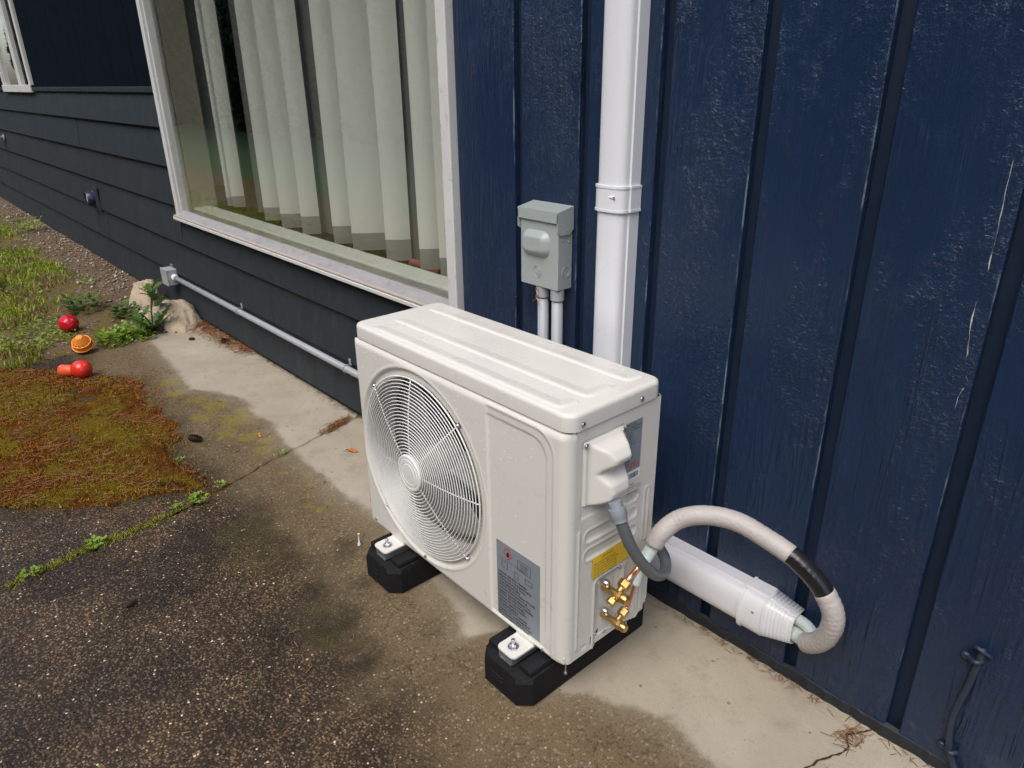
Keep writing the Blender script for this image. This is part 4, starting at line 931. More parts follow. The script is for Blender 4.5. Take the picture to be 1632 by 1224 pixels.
for cx, lab in ((-.4565, 'grey vertical conduit below the disconnect box, on its window side'), (-.4085, 'grey vertical conduit below the disconnect box, on its duct side')):
    c = empty('electrical_conduit', (cx, YW-.030, .3), lab, 'conduit', 'conduits below the disconnect box')
    mb = MB(); yy = YW-.030
    low = [(cx, yy, .69), (cx, yy, .40), (cx, yy, .30)] if cx > -.45 else [(cx, yy, .69), (cx, yy, .40), (cx, yy, .26), (cx-.02, yy, .215), (cx-.06, yy, .205), (-1.30, yy, .205)]
    mb.tube(low, .0135, 14); mb.build('pipe', M_PIPE, c, True)
    mb = MB(); mb.lathe([(.0150, 0), (.0165, .001), (.0165, .026), (.0145, .028)], (cx, yy, .7205), (0, 0, -1), 20); mb.build('coupling', M_PIPE, c, 40)
wt = tag(None or empty('copper_tie_wire', (-.46, YW-.05, .70)), 'thin copper wire twist hanging below the disconnect box', 'wire')
mb = MB(); y_ = YW-.0475
mb.tube(catmull([(-.458, y_, .726), (-.462, y_-.002, .712), (-.452, y_-.003, .700), (-.462, y_-.004, .688), (-.470, y_-.004, .684)], 5), .0007, 5); mb.tube(catmull([(-.462, y_, .724), (-.455, y_-.002, .710), (-.461, y_-.003, .698), (-.452, y_-.004, .686), (-.449, y_-.004, .678)], 5), .0007, 5); mb.build('strand', M_COPPER, wt, True)

# ------------------------------------------------------------------ horizontal conduit with junction box
hc = empty('electrical_conduit', (-2.4, YW-.03, .205), 'long grey conduit strapped low along the charcoal lap siding', 'conduit')
mb = MB(); mb.tube([(-3.33, YW-.032, .203), (-2.4, YW-.032, .204), (-1.302, YW-.032, .205)], .0132, 14); mb.build('pipe', M_PIPE, hc, True)
for sx_ in (-2.475, -1.492):
    mb = MB(); mb.tube([(sx_, YW-.032+.0150*math.cos(t), .2045+.0150*math.sin(t)) for t in np.linspace(0, 2*math.pi, 21)[:-1]], .0022, 6, closed=True)
    mb.rbox(sx_-.008, sx_+.008, YW-.016, YW-.012, .215, .240, .001, 1); mb.rbox(sx_-.008, sx_+.008, YW-.016, YW-.012, .170, .194, .001, 1); mb.build('strap', M_PIPE, hc, 30)
mb = MB(); mb.lathe([(.0175, 0), (.0175, .022), (.0150, .030)], (-3.352, YW-.032, .203), XA, 18); mb.build('connector', M_WHITEP, hc, 40)
jb = empty('junction_box', (-3.42, YW-.02, .15), 'small grey junction box on the siding at the conduit end', 'junction box')
mb = MB(); mb.rbox(-3.448, -3.352, YW-.066, YW-.012, .160, .246, .003, 2); mb.build('box_body', M_PIPE, jb)
mb = MB(); mb.rbox(-3.451, -3.349, YW-.070, YW-.0665, .157, .249, .0015, 1); mb.build('cover_plate', M_PIPE, jb)
mb = MB(); mb.rbox(-3.430, -3.405, YW-.020, YW-.011, .2465, .262, .001, 1); mb.rbox(-3.430, -3.405, YW-.020, YW-.011, .144, .1595, .001, 1); mb.build('mounting_lug', M_GREYSTEEL, jb)

# ------------------------------------------------------------------ things on the siding: vent outlet, tap, painted cable, white cap
vt = empty('vent_outlet', (-4.86, YW-.01, .46), 'round navy plastic vent outlet on the charcoal lap siding', 'vent')
o = (-4.86, YW-.002, .468)
mb = MB(); mb.lathe([(.052, 0), (.052, .012), (.047, .016), (.047, .055), (.043, .060)], o, (0, -1, 0), 28, caps=False); mb.build('collar', M_NAVYCAP, vt, 40)
mb = MB(); mb.lathe([(.043, .044), (.030, .050), (.0, .052)], o, (0, -1, 0), 28, caps=False); mb.build('flap', M_WHITEP, vt, 40)
mb = MB(); mb.rbox(-4.80, -4.72, YW-.020, YW-.010, .400, .545, .002, 1); mb.build('backing_plate', M_LAP, vt)
tp = empty('garden_tap', (-7.9, YW-.02, .72), 'small pale metal garden tap on the siding at the far left', 'tap')
mb = MB(); mb.tube(catmull([(-7.9, YW-.005, .725), (-7.9, YW-.05, .725), (-7.9, YW-.10, .715), (-7.9, YW-.12, .680)], 5), .019, 10); mb.build('spout', M_CHROME, tp, True)
mb = MB(); mb.lathe([(.012, 0), (.012, .05), (.045, .055), (.050, .062), (.045, .070), (.010, .072)], (-7.9, YW-.07, .725), (0, -.3, 1), 14); mb.build('handle', M_CHROME, tp, 40)
mb = MB(); mb.lathe([(.035, 0), (.035, .008), (.02, .012)], (-7.9, YW-.014, .725), (0, -1, 0), 16); mb.build('flange', M_CHROME, tp, 40)
cb = empty('painted_cable', (.57, YW, .15), 'blue-painted cable clipped to the wall at the lower right', 'cable')
mb = MB(); mb.tube(catmull([(.573, YW+.001, .292), (.574, YW-.006, .275), (.573, YW-.008, .255), (.568, YW-.008, .198), (.562, YW-.008, .138), (.566, YW-.008, .084), (.577, YW-.008, .048), (.592, YW-.009, .024), (.602, YW-.010, .002)], 8), .0062, 10); mb.build('cable', M_CABLE, cb, True)
for (x, z, a) in ((.567, .268, .4), (.571, .062, -.3)):
    mb = MB(); mb.tube(catmull([(x-.014, YW-.002, z-.003), (x-.006, YW-.008, z), (x+.004, YW-.0165, z+.003), (x+.012, YW-.006, z+.004)], 4), .0042, 8); mb.lathe([(.008, 0), (.008, .005), (.004, .007)], (x-.014, YW-.001, z-.002), (0, -1, 0), 10); mb.build('clip', M_CABLE, cb, True)
mb = MB(); mb.tube(catmull([(.560, YW-.003, .288), (.566, YW-.010, .296), (.576, YW-.012, .294), (.584, YW-.006, .288), (.588, YW-.001, .282)], 5), .0035, 8); mb.build('paint_clump', M_CABLE, cb, True)
wc = empty('white_cap', (.640, YW-.03, .0), 'white round cap at the wall foot by the lower right corner', 'cap')
mb = MB(); mb.lathe([(.014, 0), (.014, .030), (.0165, .031), (.0165, .041), (.013, .044), (.009, .042)], (.638, YW-.028, .0), (0, 0, 1), 20); mb.build('cap', M_WHITEP, wc, 40)

# ------------------------------------------------------------------ rocks, toys and small things on the ground
def rock(name, c, s, seed, label, lean=(0, 0), pw=1.0):
    bm = bmesh.new(); bmesh.ops.create_icosphere(bm, subdivisions=4, radius=1)
    for v in bm.verts:
        p = v.co.copy(); q = np.array([p.x, p.y, p.z])
        n = fbm(np.array(p.x*1.7+seed), np.array(p.y*1.7+p.z*1.3), 3, seed)-.5; n2 = fbm(np.array(p.x*5+p.z*3), np.array(p.y*5+seed), 3, seed+3)-.5
        p *= 1+.55*float(n)+.36*float(n2)
        if p.z > 0: p.x *= 1-.28*p.z*pw; p.y *= 1-.22*p.z*pw; p.z = min(p.z, .82+.25*float(n2)+.22*p.x)
        p.z = max(p.z, -.35)
        v.co = Vector((c[0]+p.x*s[0]+lean[0]*p.z, c[1]+p.y*s[1]+lean[1]*p.z, c[2]+p.z*s[2]))
    mb = MB(); mb.bm(bm); o = mb.build(name, M_ROCK, None, True); return tag(o, label, 'rock', 'tan rocks by the house wall')
rock('rock', (-3.60, .270, .02), (.105, .085, .155), 3, 'pointed tan rock at the wall, behind the wider one', (-.02, .02), 1.1)
rock('rock', (-3.17, .300, .0), (.185, .10, .135), 8, 'wide tan rock at the wall behind the tall weed', (-.05, .01), .8)
rock('rock', (-3.33, .215, .01), (.085, .07, .07), 12, 'small tan rock between the two larger rocks', (0, 0), .5)

ball = empty('toy_ball', (-3.36, -.165, .02), 'glossy red plastic toy ball lying in the weeds', 'ball')
bm = bmesh.new(); bmesh.ops.create_uvsphere(bm, u_segments=36, v_segments=22, radius=.047)
for v in bm.verts:
    d = v.co.normalized(); k = max(0, d.dot(Vector((.35, -.55, .75)).normalized())); 
    if k > .93: v.co *= 1-.10*((k-.93)/.07)
    v.co.z *= .96; v.co += Vector((-3.36, -.165, .060))
mb = MB(); mb.bm(bm); mb.build('shell', M_TOYRED, ball, True)
mb = MB(); mb.tube([(-3.36+0.0472*math.cos(t), -.165+.0472*math.sin(t)*.8, .060+.0472*math.sin(t)*.55) for t in np.linspace(0, 2*math.pi, 41)[:-1]], .0012, 5, closed=True); mb.build('seam', M_TOYRED, ball, True)

cup = empty('toy_shell', (-3.02, -.19, .0), 'orange ridged toy piece lying at the slab edge', 'toy')
V = []; F = []; na, nh = 48, 14
for i in range(nh+1):
    t = i/nh; r = .047*math.sin(.55+t*2.2)**.8*(1-.35*t)
    for k in range(na):
        a = 2*math.pi*k/na; rid = 1+.07*(1 if (k//2) % 2 else -1)*(1 if i % 5 not in (0, 1) else -.4); lip = 0
        p = Vector(((r+lip)*rid*math.cos(a), (r+lip)*rid*math.sin(a), t*.088)); p.rotate(Matrix.Rotation(R(28), 3, 'Y') @ Matrix.Rotation(R(14), 3, 'X')); V.append(p+Vector((-3.03, -.175, .012)))
for i in range(nh):
    for k in range(na): l = (k+1) % na; F.append((i*na+k, i*na+l, (i+1)*na+l, (i+1)*na+k))
F += [tuple(range(na))[::-1], tuple(nh*na+k for k in range(na))]
mb = MB(); mb.add(V, F); mb.build('ridged_body', M_TOYOR, cup, 30)
for hh, rr_ in ((.030, .0455), (.052, .0400)):
    mb = MB(); Rm = Matrix.Rotation(R(28), 3, 'Y') @ Matrix.Rotation(R(14), 3, 'X')
    mb.tube([Vector((-3.03, -.175, .012))+Rm @ Vector((rr_*math.cos(t), rr_*math.sin(t), hh+.003*(k % 2))) for k, t in enumerate(np.linspace(0, 2*math.pi, 49)[:-1])], .0032, 6, closed=True); mb.build('toothed_band', M_TOYOR, cup, True)

pin = empty('toy_bottle', (-2.68, -.27, 0), 'small scarlet two-lobed toy lying on the slab by the moss', 'toy')
ax = Vector((.62, .50, .05)).normalized(); o0 = Vector((-2.735, -.335, .031))
mb = MB(); mb.lathe([(.0, 0), (.022, .001), (.027, .006), (.026, .026), (.0255, .052), (.023, .062), (.022, .066)], o0, ax, 28); mb.build('neck', M_TOYPIN2, pin, True)
mb = MB(); mb.lathe([(.022, .066), (.030, .074), (.038, .090), (.0405, .106), (.037, .124), (.026, .138), (.010, .145), (.0, .146)], o0+Vector((0, 0, .006)), ax, 28, caps=False); mb.build('bulb', M_TOYPIN, pin, True)
mb = MB(); mb.tube([o0+Vector((0, 0, .006))+ax*.106+(ax.orthogonal().normalized()*math.cos(t)+ax.cross(ax.orthogonal().normalized())*math.sin(t))*.0405 for t in np.linspace(0, 2*math.pi, 33)[:-1]], .0009, 5, closed=True); mb.build('seam', M_TOYPIN, pin, True)

def cone_mesh(L, r):
    mb = MB(); mb.lathe([(.001, 0), (r*.6, L*.1), (r*.75, L*.35), (r*.6, L*.7), (r*.2, L*.97), (.0005, L)], (0, 0, 0), (1, 0, 0), 10)
    for i in range(9):
        for k in range(8):
            a = k*math.pi/4+i*.42; t = (i+.7)/9.6; rr_ = r*.74*math.sin(.35+t*2.45)+.001; u = Vector((0, math.cos(a), math.sin(a))); w = Vector((0, -math.sin(a), math.cos(a)))
            b = Vector((t*L, 0, 0))+u*rr_*.7; tip = b+u*r*.42+Vector((L*.055, 0, 0)); s = r*.26
            mb.add([b-w*s, b+w*s, tip+w*s*.7, tip-w*s*.7, tip+u*.001+Vector((.0015, 0, 0))], [(0, 1, 2, 3), (3, 2, 4)])
    me = bpy.data.meshes.new('pine_cone'); me.from_pydata(mb.v, [], mb.f); me.materials.append(M_CONE); return me
CM = cone_mesh(.055, .015)
for (x, y, rz, s, lab) in ((-1.735, -.14, .5, 1.0, 'dark pine cone on the damp slab at the edge of the moss'), (-.925, -.575, 1.9, .55, 'tiny dark pine cone fragment alone on the dark aggregate'), (-2.85, .245, .9, .55, 'small pine cone on the dry concrete near the rocks'), (-2.93, .345, 2.2, .9, 'pine cone in the needles at the wall, nearer the rock'), (-2.70, .352, .3, 1.0, 'pine cone in the needles at the wall, farther from the rock')):
    o = bpy.data.objects.new('pine_cone', CM); COL.objects.link(o); o.location = (x, y, .012*s+.001); o.rotation_euler = (random.random()*3, 0, rz); o.scale = (s, s, s); tag(o, lab, 'pine cone', 'pine cones on the ground')
def leaf_obj(x, y, rz, L, w, lab):
    V = []; F = []; n = 10
    for i in range(n+1):
        t = i/n; ww = w*math.sin(math.pi*min(1, t*.96+.03))**.8*(1+.18*math.sin(t*19))
        for s in (-1, 0, 1): V.append((t*L, s*ww, .004+.006*math.sin(t*3.1)+abs(s)*.006*math.sin(t*5+1)))
    for i in range(n):
        for s in (0, 1): F.append((i*3+s, i*3+s+1, i*3+s+4, i*3+s+3))
    mb = MB(); mb.add(V, F); mb.tube([(-.012, 0, .003), (0, 0, .004)], .0008, 5); o = mb.build('fallen_leaf', M_LEAF, None, True); o.location = (x, y, .001); o.rotation_euler = (0, 0, rz); return tag(o, lab, 'leaf', 'fallen leaves')
leaf_obj(-1.275, .232, .7, .045, .010, 'orange fallen leaf on dry concrete left of the heat pump'); leaf_obj(-1.60, .055, .3, .024, .005, 'tiny orange leaf on the damp slab near the yellow lichen')
mb = MB(); mb.lathe([(.0045, 0), (.0040, .006), (.0024, .008), (.0024, .034), (.0030, .035), (.0030, .037), (.001, .038)], (-.770, -.015, 0), (.06, 0, 1), 12); st = mb.build('plastic_stub', M_WHITEP, None, 40); tag(st, 'short white stub standing on the slab by the far foot', 'stub')

# toys inside the window, below the blind
ta = empty('indoor_toy', (-1.55, .77, .5), 'pink and white toy on the floor behind the window glass', 'toy')
mb = MB(); mb.tube(catmull([(-1.66, .80, .50), (-1.60, .79, .515), (-1.54, .79, .51), (-1.47, .80, .495)], 5), [.010, .014, .016, .018, .020, .020, .020, .020, .020, .022, .022, .022, .022, .020, .018, .012], 10); mb.build('toy_body', M_PINK, ta, True)
mb = MB(); mb.rbox(-1.70, -1.42, .74, .86, .14, .485, .02, 2); mb.build('toy_box', M_DARKROOM, ta)
tb = empty('indoor_toy', (-.97, .70, .5), 'red toy ring on the floor behind the window glass, by the frame', 'toy')
mb = MB(); mb.tube([(-1.02+.045*math.cos(t), .68, .515+.045*math.sin(t)) for t in np.linspace(0, 2*math.pi, 33)[:-1]], .014, 10, closed=True); mb.build('ring', plain('dull_red', (.45, .06, .05), .5), tb, True)
mb = MB(); mb.rbox(-1.16, -.86, .63, .74, .14, .465, .02, 2); mb.build('toy_box', M_DARKROOM, tb)

# ------------------------------------------------------------------ moss, needles, gravel, grass
def blades(n, px, py, pz, h, w, lean, mat, name, seed=0, tris=False, curl=.35):
    r = np.random.default_rng(seed); a = r.uniform(0, 2*np.pi, n); la = r.uniform(0, 2*np.pi, n); ln = lean*r.random(n)
    dx, dy = np.cos(a), np.sin(a); ox, oy = np.cos(la)*ln*h, np.sin(la)*ln*h
    B0 = np.stack([px-dx*w, py-dy*w, pz-.002], -1); B1 = np.stack([px+dx*w, py+dy*w, pz-.002], -1)
    if tris:
        T = np.stack([px+ox, py+oy, pz+h], -1); V = np.concatenate([B0, B1, T], 1).reshape(-1, 3); F = np.arange(3*n).reshape(n, 3)
        return V, F
    M0 = np.stack([px+ox*.4-dx*w*.8, py+oy*.4-dy*w*.8, pz+h*.6], -1); M1 = np.stack([px+ox*.4+dx*w*.8, py+oy*.4+dy*w*.8, pz+h*.6], -1); T = np.stack([px+ox, py+oy, pz+h*(1-curl*ln)], -1)
    V = np.concatenate([B0, B1, M0, M1, T], 1).reshape(-1, 3); b = 5*np.arange(n)[:, None]
    F = np.concatenate([b+np.array([[0, 1, 3]]), b+np.array([[0, 3, 2]]), b+np.array([[2, 3, 4]])], 0); return V, F
def inpoly(n, P, seed, margin=.0, jag=.06):
    r = np.random.default_rng(seed); xs, ys = [p[0] for p in P], [p[1] for p in P]; ox, oy = [], []; k = 0
    while k < n:
        x = r.uniform(min(xs)-.05, max(xs)+.05, n); y = r.uniform(min(ys)-.05, max(ys)+.05, n)
        sd = poly_sd(x, y, P)+jag*(fbm(x*9, y*9, 4, 31)-.5)*2; holes = fbm(x*4.5, y*4.5, 4, 33)
        ok = (sd < margin) & ((holes > .33) | (r.random(n) < .12)) & ((fbm(x*11, y*11, 4, 88) > .46) | (r.random(n) < .12)); ox.append(x[ok]); oy.append(y[ok]); k += ok.sum()
    return np.concatenate(ox)[:n], np.concatenate(oy)[:n]
# moss cushion base
mx = np.linspace(-3.06, -1.30, 230); my = np.linspace(-1.18, -.03, 150); MX, MY = np.meshgrid(mx, my)
sd = poly_sd(MX, MY, MOSS)+.06*(fbm(MX*9, MY*9, 4, 31)-.5)*2; ho = fbm(MX*4.5, MY*4.5, 4, 33)
hm = ss(.0, -.05, sd)*ss(.26, .38, ho)
MZ = -.004+.006*hm+.012*hm*fbm(MX*16, MY*16, 4, 34)
def moss_base():
    g = G('moss_mat'); p = g.pos()
    c = g.mix(g.step(g.noise(p, 4.5, 5, .7), .42, .58), (.17, .052, .006), (.23, .175, .009))
    c = g.mix(g.step(g.noise(p, 240, 3, .7), .42, .62), g.mix(.6, c, (.03, .014, .005)), c)
    c = g.mix(g.math('MULTIPLY', g.step(g.noise(p, 8, 5, .75), .55, .66), .85), c, (.035, .018, .009))
    c = g.mix(g.math('MULTIPLY', g.step(g.noise(p, 19, 4, .7), .58, .68), .6), c, (.30, .14, .02))
    g.bump(g.math('ADD', g.noise(p, 150, 4, .75), g.math('MULTIPLY', g.noise(p, 28, 3), 2.0)), 1.0, .012); return g.done(c, .95, spec=.1)
mo = grid_obj('moss', MX, MY, MZ, moss_base(), {}); tag(mo, 'rusty olive moss patch spread over the concrete slab at left', 'moss', kind='stuff')
x, y = inpoly(46000, MOSS, 5); red = fbm(x*3.2, y*3.2, 4, 41)+.16*(rng.random(len(x))-.5); bias = .10*ss(-.35, -.12, y)
isr = red > .46-bias
for nm, mk, mat in (('moss_tips', ~isr, M_MOSS), ('moss_tips', isr, M_MOSSR)):
    xx, yy = x[mk], y[mk]; n = len(xx); V, F = blades(n, xx, yy, np.full(n, .006), rng.uniform(.004, .011, n), rng.uniform(.0015, .0042, n), 1.5, None, nm, 6, True)
    tag(arr_mesh(nm, V, F, mat), 'short %s moss shoots on the slab' % ('olive' if mat is M_MOSS else 'rusty brown'), 'moss', kind='stuff')
rf = np.random.default_rng(91); fx = rf.uniform(-3.0, -1.25, 60000); fy_ = rf.uniform(-1.1, .0, 60000); fs = poly_sd(fx, fy_, MOSS)
fk = (fs > -.03) & (rf.random(60000) < .75*np.exp(-np.maximum(fs, 0)/.035)*ss(.38, .62, fbm(fx*14, fy_*14, 4, 92))); fx, fy_ = fx[fk], fy_[fk]; n = len(fx)
V, F = blades(n, fx, fy_, np.full(n, .0005), rf.uniform(.003, .009, n), rf.uniform(.0015, .0035, n), 1.6, None, 'moss_fringe', 8, True); tag(arr_mesh('moss_fringe', V, F, M_MOSSR), 'thin rusty moss crumbs fading out round the moss patch', 'moss', kind='stuff')
def needles(px, py, pz, L, mat, name, label, seed, w=.0008, ang=None):
    n = len(px); r = np.random.default_rng(seed); a = r.uniform(0, np.pi, n) if ang is None else ang+r.normal(0, .5, n); dz = r.uniform(-.12, .25, n)*L
    d = np.stack([np.cos(a)*L/2, np.sin(a)*L/2, 0*a], -1); s = np.stack([-np.sin(a)*w, np.cos(a)*w, 0*a], -1); c = np.stack([px, py, pz], -1); up = np.zeros_like(c); up[:, 2] = np.abs(dz); th = np.zeros_like(c); th[:, 2] = w*1.2
    V = np.stack([c-d-s, c-d+s, c+d+up+s, c+d+up-s, c-d+th, c+d+up+th], 1).reshape(-1, 3); b = 6*np.arange(n)[:, None]
    F = np.concatenate([b+np.array([[0, 3, 5, 4]]), b+np.array([[1, 4, 5, 2]]), b+np.array([[0, 1, 2, 3]])], 0)
    o = arr_mesh(name, V, F, mat); return tag(o, label, 'needles', kind='stuff')
x, y = inpoly(1900, MOSS, 9); needles(x, y, np.full(len(x), .014), rng.uniform(.015, .048, len(x)), M_NEEDLE, 'pine_needles', 'brown pine needles strewn over the moss', 1)
nx = rng.uniform(-2.9, .3, 300); ny2 = rng.uniform(-1.0, .12, 300); k = (ny2 < np.interp(nx, WX, WY)); nx, ny2 = nx[k], ny2[k]
needles(nx, ny2, np.full(len(nx), .003), rng.uniform(.008, .026, len(nx)), M_NEEDLE, 'pine_needles', 'scattered pine needles on the wet aggregate slab', 2, .0009)
def pile(n, pts, spread, seed):
    r = np.random.default_rng(seed); t = r.random(n)*(len(pts)-1); i = t.astype(int); f = t-i; P = np.array(pts); c = P[i]*(1-f)[:, None]+P[np.minimum(i+1, len(P)-1)]*f[:, None]
    return c[:, 0]+r.normal(0, spread, n), np.minimum(c[:, 1]+r.normal(0, spread, n), YW-.012)
x, y = pile(150, [(-1.455, .245), (-1.475, .30), (-1.50, .37)], .010, 4); needles(x, y, rng.uniform(.001, .010, len(x)), rng.uniform(.015, .05, len(x)), M_NEEDLE, 'pine_needles', 'pine needles caught in the slab joint by the wall', 3, .0009, np.full(len(x), 1.9))
x, y = pile(420, [(-3.05, .37), (-2.9, .365), (-2.72, .37), (-2.58, .385), (-2.45, .395)], .030, 5); needles(x, y, rng.uniform(.001, .022, len(x)), rng.uniform(.02, .06, len(x)), M_NEEDLE, 'pine_needles', 'drift of rusty needles along the wall by the rock', 4, .0012)
x, y = pile(45, [(.44, .385), (.415, .36), (.425, .34)], .012, 6); needles(x, y, rng.uniform(.001, .006, len(x)), rng.uniform(.01, .03, len(x)), M_NEEDLE, 'pine_needles', 'few needles at the right-hand slab crack', 5, .0006)
x, y = pile(60, [(.0, .398), (.25, .398), (.62, .398)], .008, 7); needles(x, y, rng.uniform(.001, .005, len(x)), rng.uniform(.008, .026, len(x)), M_NEEDLE, 'pine_needles', 'sparse needles along the foot of the blue wall', 6, .0006)
def pebbles(px, py, pz, s, name, label, seed):
    n = len(px); r = np.random.default_rng(seed); ico = np.array([(0, 0, .62), (.9, 0, 0), (.25, .8, .1), (-.75, .5, -.05), (-.7, -.6, .08), (.3, -.85, 0), (.1, .05, -.6)]); tri = np.array([(0, 1, 2), (0, 2, 3), (0, 3, 4), (0, 4, 5), (0, 5, 1), (6, 2, 1), (6, 3, 2), (6, 4, 3), (6, 5, 4), (6, 1, 5)])
    a = r.uniform(0, 6.28, n); c, sn = np.cos(a), np.sin(a); sc = s[:, None]*r.uniform(.6, 1.2, (n, 3)); Q = ico[None]*sc[:, None, :]
    X = Q[..., 0]*c[:, None]-Q[..., 1]*sn[:, None]+px[:, None]; Y = Q[..., 0]*sn[:, None]+Q[..., 1]*c[:, None]+py[:, None]; Z = Q[..., 2]+pz[:, None]
    V = np.stack([X, Y, Z], -1).reshape(-1, 3); F = (tri[None]+7*np.arange(n)[:, None, None]).reshape(-1, 3); o = arr_mesh(name, V, F, M_PEB, None, True); return tag(o, label, 'pebbles', kind='stuff')
x = rng.uniform(-2.9, .5, 700); y = rng.uniform(-1.0, .1, 700); k = y < np.interp(x, WX, WY)-.06; x, y = x[k], y[k]; pebbles(x, y, np.full(len(x), .0012), rng.uniform(.0012, .0038, len(x)), 'loose_grit', 'loose pale grit on the wet slab', 1)
x = -3.05-rng.random(800)**1.1*5.5; y = .40-np.abs(rng.normal(0, .16, 800)); pebbles(x, y, soil_z(x, y)+.004, rng.uniform(.004, .017, len(x)), 'gravel', 'tan gravel strip along the lap siding', 2)
# grass and small weeds
r = np.random.default_rng(15); n = 34000
x = -2.98-r.random(n)**1.4*6.5; y = r.uniform(-1.25, .26, n); dens = fbm(x*2.6, y*2.6, 4, 51)+.10*ss(.0, -.5, y)-.40*ss(.02, .25, y)-.30*ss(-3.6, -3.0, x)*ss(-.45, -.2, y)
k = dens > .47+.12*(r.random(n)-.5); x, y = x[k], y[k]; n = len(x); dry = fbm(x*5, y*5, 3, 61)+.3*(r.random(n)-.5) > .60
for nm, mk, mat, lab in (('grass', ~dry, M_GRASS, 'short bright green grass tufts in the soil bed at left'), ('grass', dry, M_GRASSDRY, 'straw-coloured dry grass in the soil bed at left')):
    xx, yy = x[mk], y[mk]; m = len(xx); V, F = blades(m, xx, yy, soil_z(xx, yy), r.uniform(.016, .056, m), np.full(m, .0030), 1.1, None, nm, 16); tag(arr_mesh(nm, V, F, mat), lab, 'grass', kind='stuff')
# low leafy ground cover: little rounded leaves
def leaflets(px, py, pz, s, mat, name, label, seed):
    n = len(px); r = np.random.default_rng(seed); a = r.uniform(0, 6.28, n); tl = r.uniform(-.1, .9, n); c, sn = np.cos(a), np.sin(a)
    loc = np.array([(0, 0), (.45, -.42), (.85, -.38), (1.1, 0), (.85, .38), (.45, .42)]); L = loc[None]*s[:, None, None]
    rad = L[..., 0]*np.cos(tl)[:, None]; X = rad*c[:, None]-L[..., 1]*sn[:, None]+px[:, None]; Y = rad*sn[:, None]+L[..., 1]*c[:, None]+py[:, None]; Z = L[..., 0]*np.sin(tl)[:, None]+pz[:, None]+np.abs(L[..., 1])*.25
    V = np.stack([X, Y, Z], -1).reshape(-1, 3); b = 6*np.arange(n)[:, None]; F = np.concatenate([b+np.array([[0, 1, 2, 3]]), b+np.array([[0, 3, 4, 5]])], 0)
    o = arr_mesh(name, V, F, mat); return tag(o, label, 'weeds', kind='stuff')
n = 13000; x = -2.98-r.random(n)**1.3*4.5; y = r.uniform(-1.2, .22, n); dens = fbm(x*3.4+9, y*3.4, 4, 71)-.30*ss(.08, .25, y); k = dens > .50+.08*(r.random(n)-.5); x, y = x[k], y[k]
leaflets(x, y, soil_z(x, y)+r.uniform(.002, .022, len(x)), r.uniform(.007, .019, len(x)), M_WEED, 'ground_cover', 'low green leafy ground cover in the soil bed', 3)
n = 3600; x = -2.99-r.random(n)**1.3*5; y = r.uniform(-1.2, .36, n)
leaflets(x, y, soil_z(x, y)+.003, r.uniform(.004, .013, n), leaf_mat('leaf_litter', (.05, .026, .012), (.26, .15, .07), .7, .05), 'leaf_litter', 'brown leaf litter crumbs over the soil bed', 9)['category'] = 'litter'
def clump(cx, cy, n, rad, s, h, mat, name, lab, grp, seed):
    r = np.random.default_rng(seed); a = r.uniform(0, 6.28, n); d = rad*r.random(n)**.6; x = cx+d*np.cos(a); y = cy+d*np.sin(a); o = leaflets(x, y, np.maximum(0, soil_z(x, y))+r.uniform(.001, h, n), r.uniform(.5, 1.1, n)*s, mat, name, lab, seed)
    del o['kind']; o['category'] = 'weed'; o['group'] = grp; return o
clump(-3.07, -.045, 130, .07, .026, .05, M_WEED, 'weed_clump', 'bright round-leaved weed clump at the slab corner beside the orange toy', 'weed clumps', 1)
clump(-3.10, .05, 120, .06, .024, .05, M_WEED, 'weed_clump', 'bright weed clump between the orange toy and the tall weed', 'weed clumps', 2)
clump(-3.75, -.02, 140, .10, .030, .07, M_DAND, 'weed_clump', 'green weed clump in the soil behind the red ball', 'weed clumps', 3)
clump(-4.6, -.42, 220, .14, .036, .11, M_WEED, 'weed_clump', 'tall bushy bright weed clump at the left edge of the picture', 'weed clumps', 4)
clump(-6.6, .22, 80, .10, .034, .13, M_WEED, 'weed_clump', 'small weed against the wall at the far left', 'weed clumps', 5)
clump(-3.45, .12, 110, .07, .028, .06, M_DAND, 'weed_clump', 'dark green weed clump in front of the pointed rock', 'weed clumps', 6)
for (cx, cy, n_, rd, s_, sd_, lab) in ((-1.408, .058, 26, .012, .012, 11, 'tiny bright sprout in the slab joint on the damp concrete'), (-1.335, -.185, 30, .018, .013, 12, 'small sprout in the slab joint just below the damp line'), (-1.300, -.262, 50, .030, .019, 13, 'leafy green sprout in the slab joint beside the moss tip'), (-1.295, -.325, 30, .022, .013, 14, 'small sprout in the joint next to the leafy one'), (-1.262, -.560, 46, .026, .018, 15, 'broad-leaved sprout in the joint left of the dark slab'), (-1.235, -.720, 40, .022, .014, 16, 'sprout in the slab joint at the left picture edge'), (-1.60, -.215, 22, .012, .012, 17, 'tiny sprout in the moss near its tip'), (-2.66, .385, 24, .015, .016, 18, 'round green sprout in the needles at the wall')):
    clump(cx, cy, int(n_*.7), rd, s_*.8, .012, M_WEED, 'joint_sprout', lab, 'sprouts in the slab joint', sd_)
ry = rng.uniform(-.95, -.30, 1500); rx = crack_x(ry)+rng.normal(0, .010, 1500)*ss(-.30, -.45, ry); k = fbm(ry*14, ry*0, 3, 77) > .42; rx, ry = rx[k], ry[k]; n = len(rx)
V, F = blades(n, rx, ry, np.zeros(n), rng.uniform(.004, .011, n), np.full(n, .0018), 1.8, None, 'm', 22, True); tag(arr_mesh('joint_moss', V, F, leaf_mat('yellow_green_moss', (.18, .20, .016), (.36, .34, .05), .8, .15)), 'yellow-green moss line growing in the slab joint', 'moss', kind='stuff')
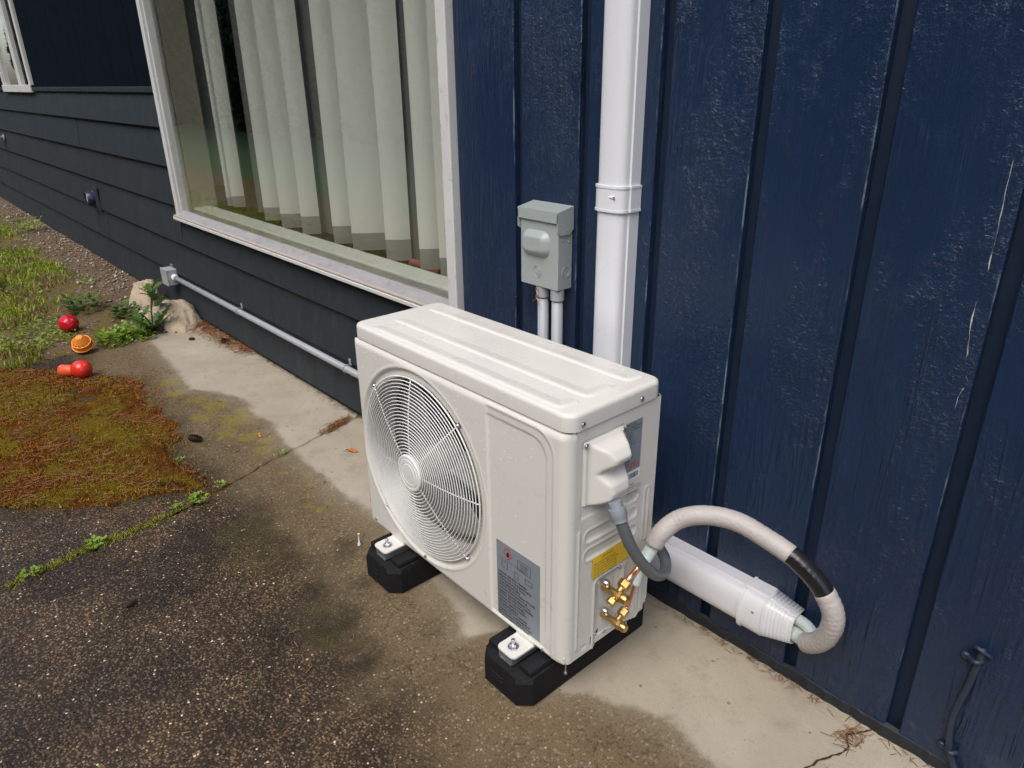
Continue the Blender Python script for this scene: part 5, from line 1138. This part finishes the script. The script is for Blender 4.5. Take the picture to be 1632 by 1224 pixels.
# tall toothed weed in front of the wide rock
dl = empty('tall_weed', (-3.14, .165, 0), 'tall dark green toothed-leaf weed in front of the wide rock', 'weed')
def toothed(base, az, L, rise, w, droop, mat):
    n = 16; V = []; F = []; c, s = math.cos(az), math.sin(az)
    for i in range(n+1):
        t = i/n; d = L*t*(1-.25*rise*t); z = base[2]+rise*L*t-droop*L*t*t; ww = w*math.sin(math.pi*min(1, .12+t*.88))**.7*(1.0 if i % 3 else .45)
        for q, k_ in ((-1, .25), (0, 0), (1, .25)): V.append((base[0]+d*c-s*q*ww, base[1]+d*s+c*q*ww, z+k_*ww))
    for i in range(n):
        for q in (0, 1): F.append((i*3+q, i*3+q+1, i*3+q+4, i*3+q+3))
    mb = MB(); mb.add(V, F); return mb.build('leaf', mat, dl, True)
for k in range(9): toothed((-3.14, .165, .005), k*.70+random.uniform(-.2, .2), random.uniform(.13, .21), random.uniform(.2, 1.1), random.uniform(.024, .034), random.uniform(.1, .55), M_DAND)
for (az, L, hh) in ((2.2, .06, .19), (.6, .05, .23), (-.6, .12, .13)):
    tip = (-3.14+math.cos(az)*L, .165+math.sin(az)*L, hh); mb = MB(); mb.tube(catmull([(-3.14, .165, .0), (-3.14+math.cos(az)*L*.35, .165+math.sin(az)*L*.35, hh*.55), tip], 5), .0032, 6); mb.build('stem', M_STEM, dl, True)
    for q in range(6): toothed((tip[0], tip[1], tip[2]-.016*q), az+q*1.3, .085, random.uniform(.3, 1.1), .022, .3, M_DAND)
# short crack at the right-hand end of the slab: two thin broken lines of dark dirt
def crack_line(pts, w, label):
    P = catmull(pts, 10); V = []; F = []
    for i, p in enumerate(P):
        t = (P[min(i+1, len(P)-1)]-P[max(i-1, 0)]).normalized(); nn = Vector((-t.y, t.x, 0)); ww = w*(.35+.9*float(vnoise(np.array(i*.7), np.array(1.0), 3))); j = nn*.004*(float(vnoise(np.array(i*.5), np.array(3.0), 9))-.5)
        V += [p+j+nn*ww+Vector((0, 0, .0026)), p+j-nn*ww+Vector((0, 0, .0026))]
    for i in range(len(P)-1): F.append((2*i, 2*i+1, 2*i+3, 2*i+2))
    mb = MB(); mb.add(V, F); o = mb.build('crack', plain('crack_dirt', (.035, .022, .014), .95, var=.5, scale=90), None, recalc=False); return tag(o, kind='structure')
crack_line([(.445, .405, 0), (.43, .382, 0), (.416, .358, 0), (.430, .336, 0), (.424, .304, 0), (.404, .25, 0), (.395, .18, 0), (.40, .05, 0)], .0022, '')
# dark hedge across the lawn (mirrored in the window)
hd = empty('hedge', (-8, -7.0, 0), 'dark evergreen hedge across the lawn, mirrored in the window', 'hedge')
n = 110000; r = np.random.default_rng(44); x = r.uniform(-48, 9, n); z = 5.6*r.random(n)**.9; y = -6.6+.55*(fbm(x*.9, z*.9, 3, 81)-.5)*2+.25*r.random(n)-.25*(z > 5); s = r.uniform(.06, .15, n); z = z*(.85+.3*fbm(x*.5, x*0, 2, 83))
def leafcloud(x, y, z, s, seed):
    r = np.random.default_rng(seed); n = len(x); a = r.normal(size=(n, 3)); a /= np.linalg.norm(a, axis=1)[:, None]; b = r.normal(size=(n, 3)); b -= a*(a*b).sum(1)[:, None]; b /= np.linalg.norm(b, axis=1)[:, None]; c = np.stack([x, y, z], -1); S = s[:, None]
    return np.stack([c-a*S, c+b*S*.5, c+a*S, c-b*S*.5], 1).reshape(-1, 3), np.arange(4*n).reshape(n, 4)
V, F = leafcloud(x, y, z, s, 1); tag(arr_mesh('foliage', V, F, M_HEDGE, hd), kind='stuff')
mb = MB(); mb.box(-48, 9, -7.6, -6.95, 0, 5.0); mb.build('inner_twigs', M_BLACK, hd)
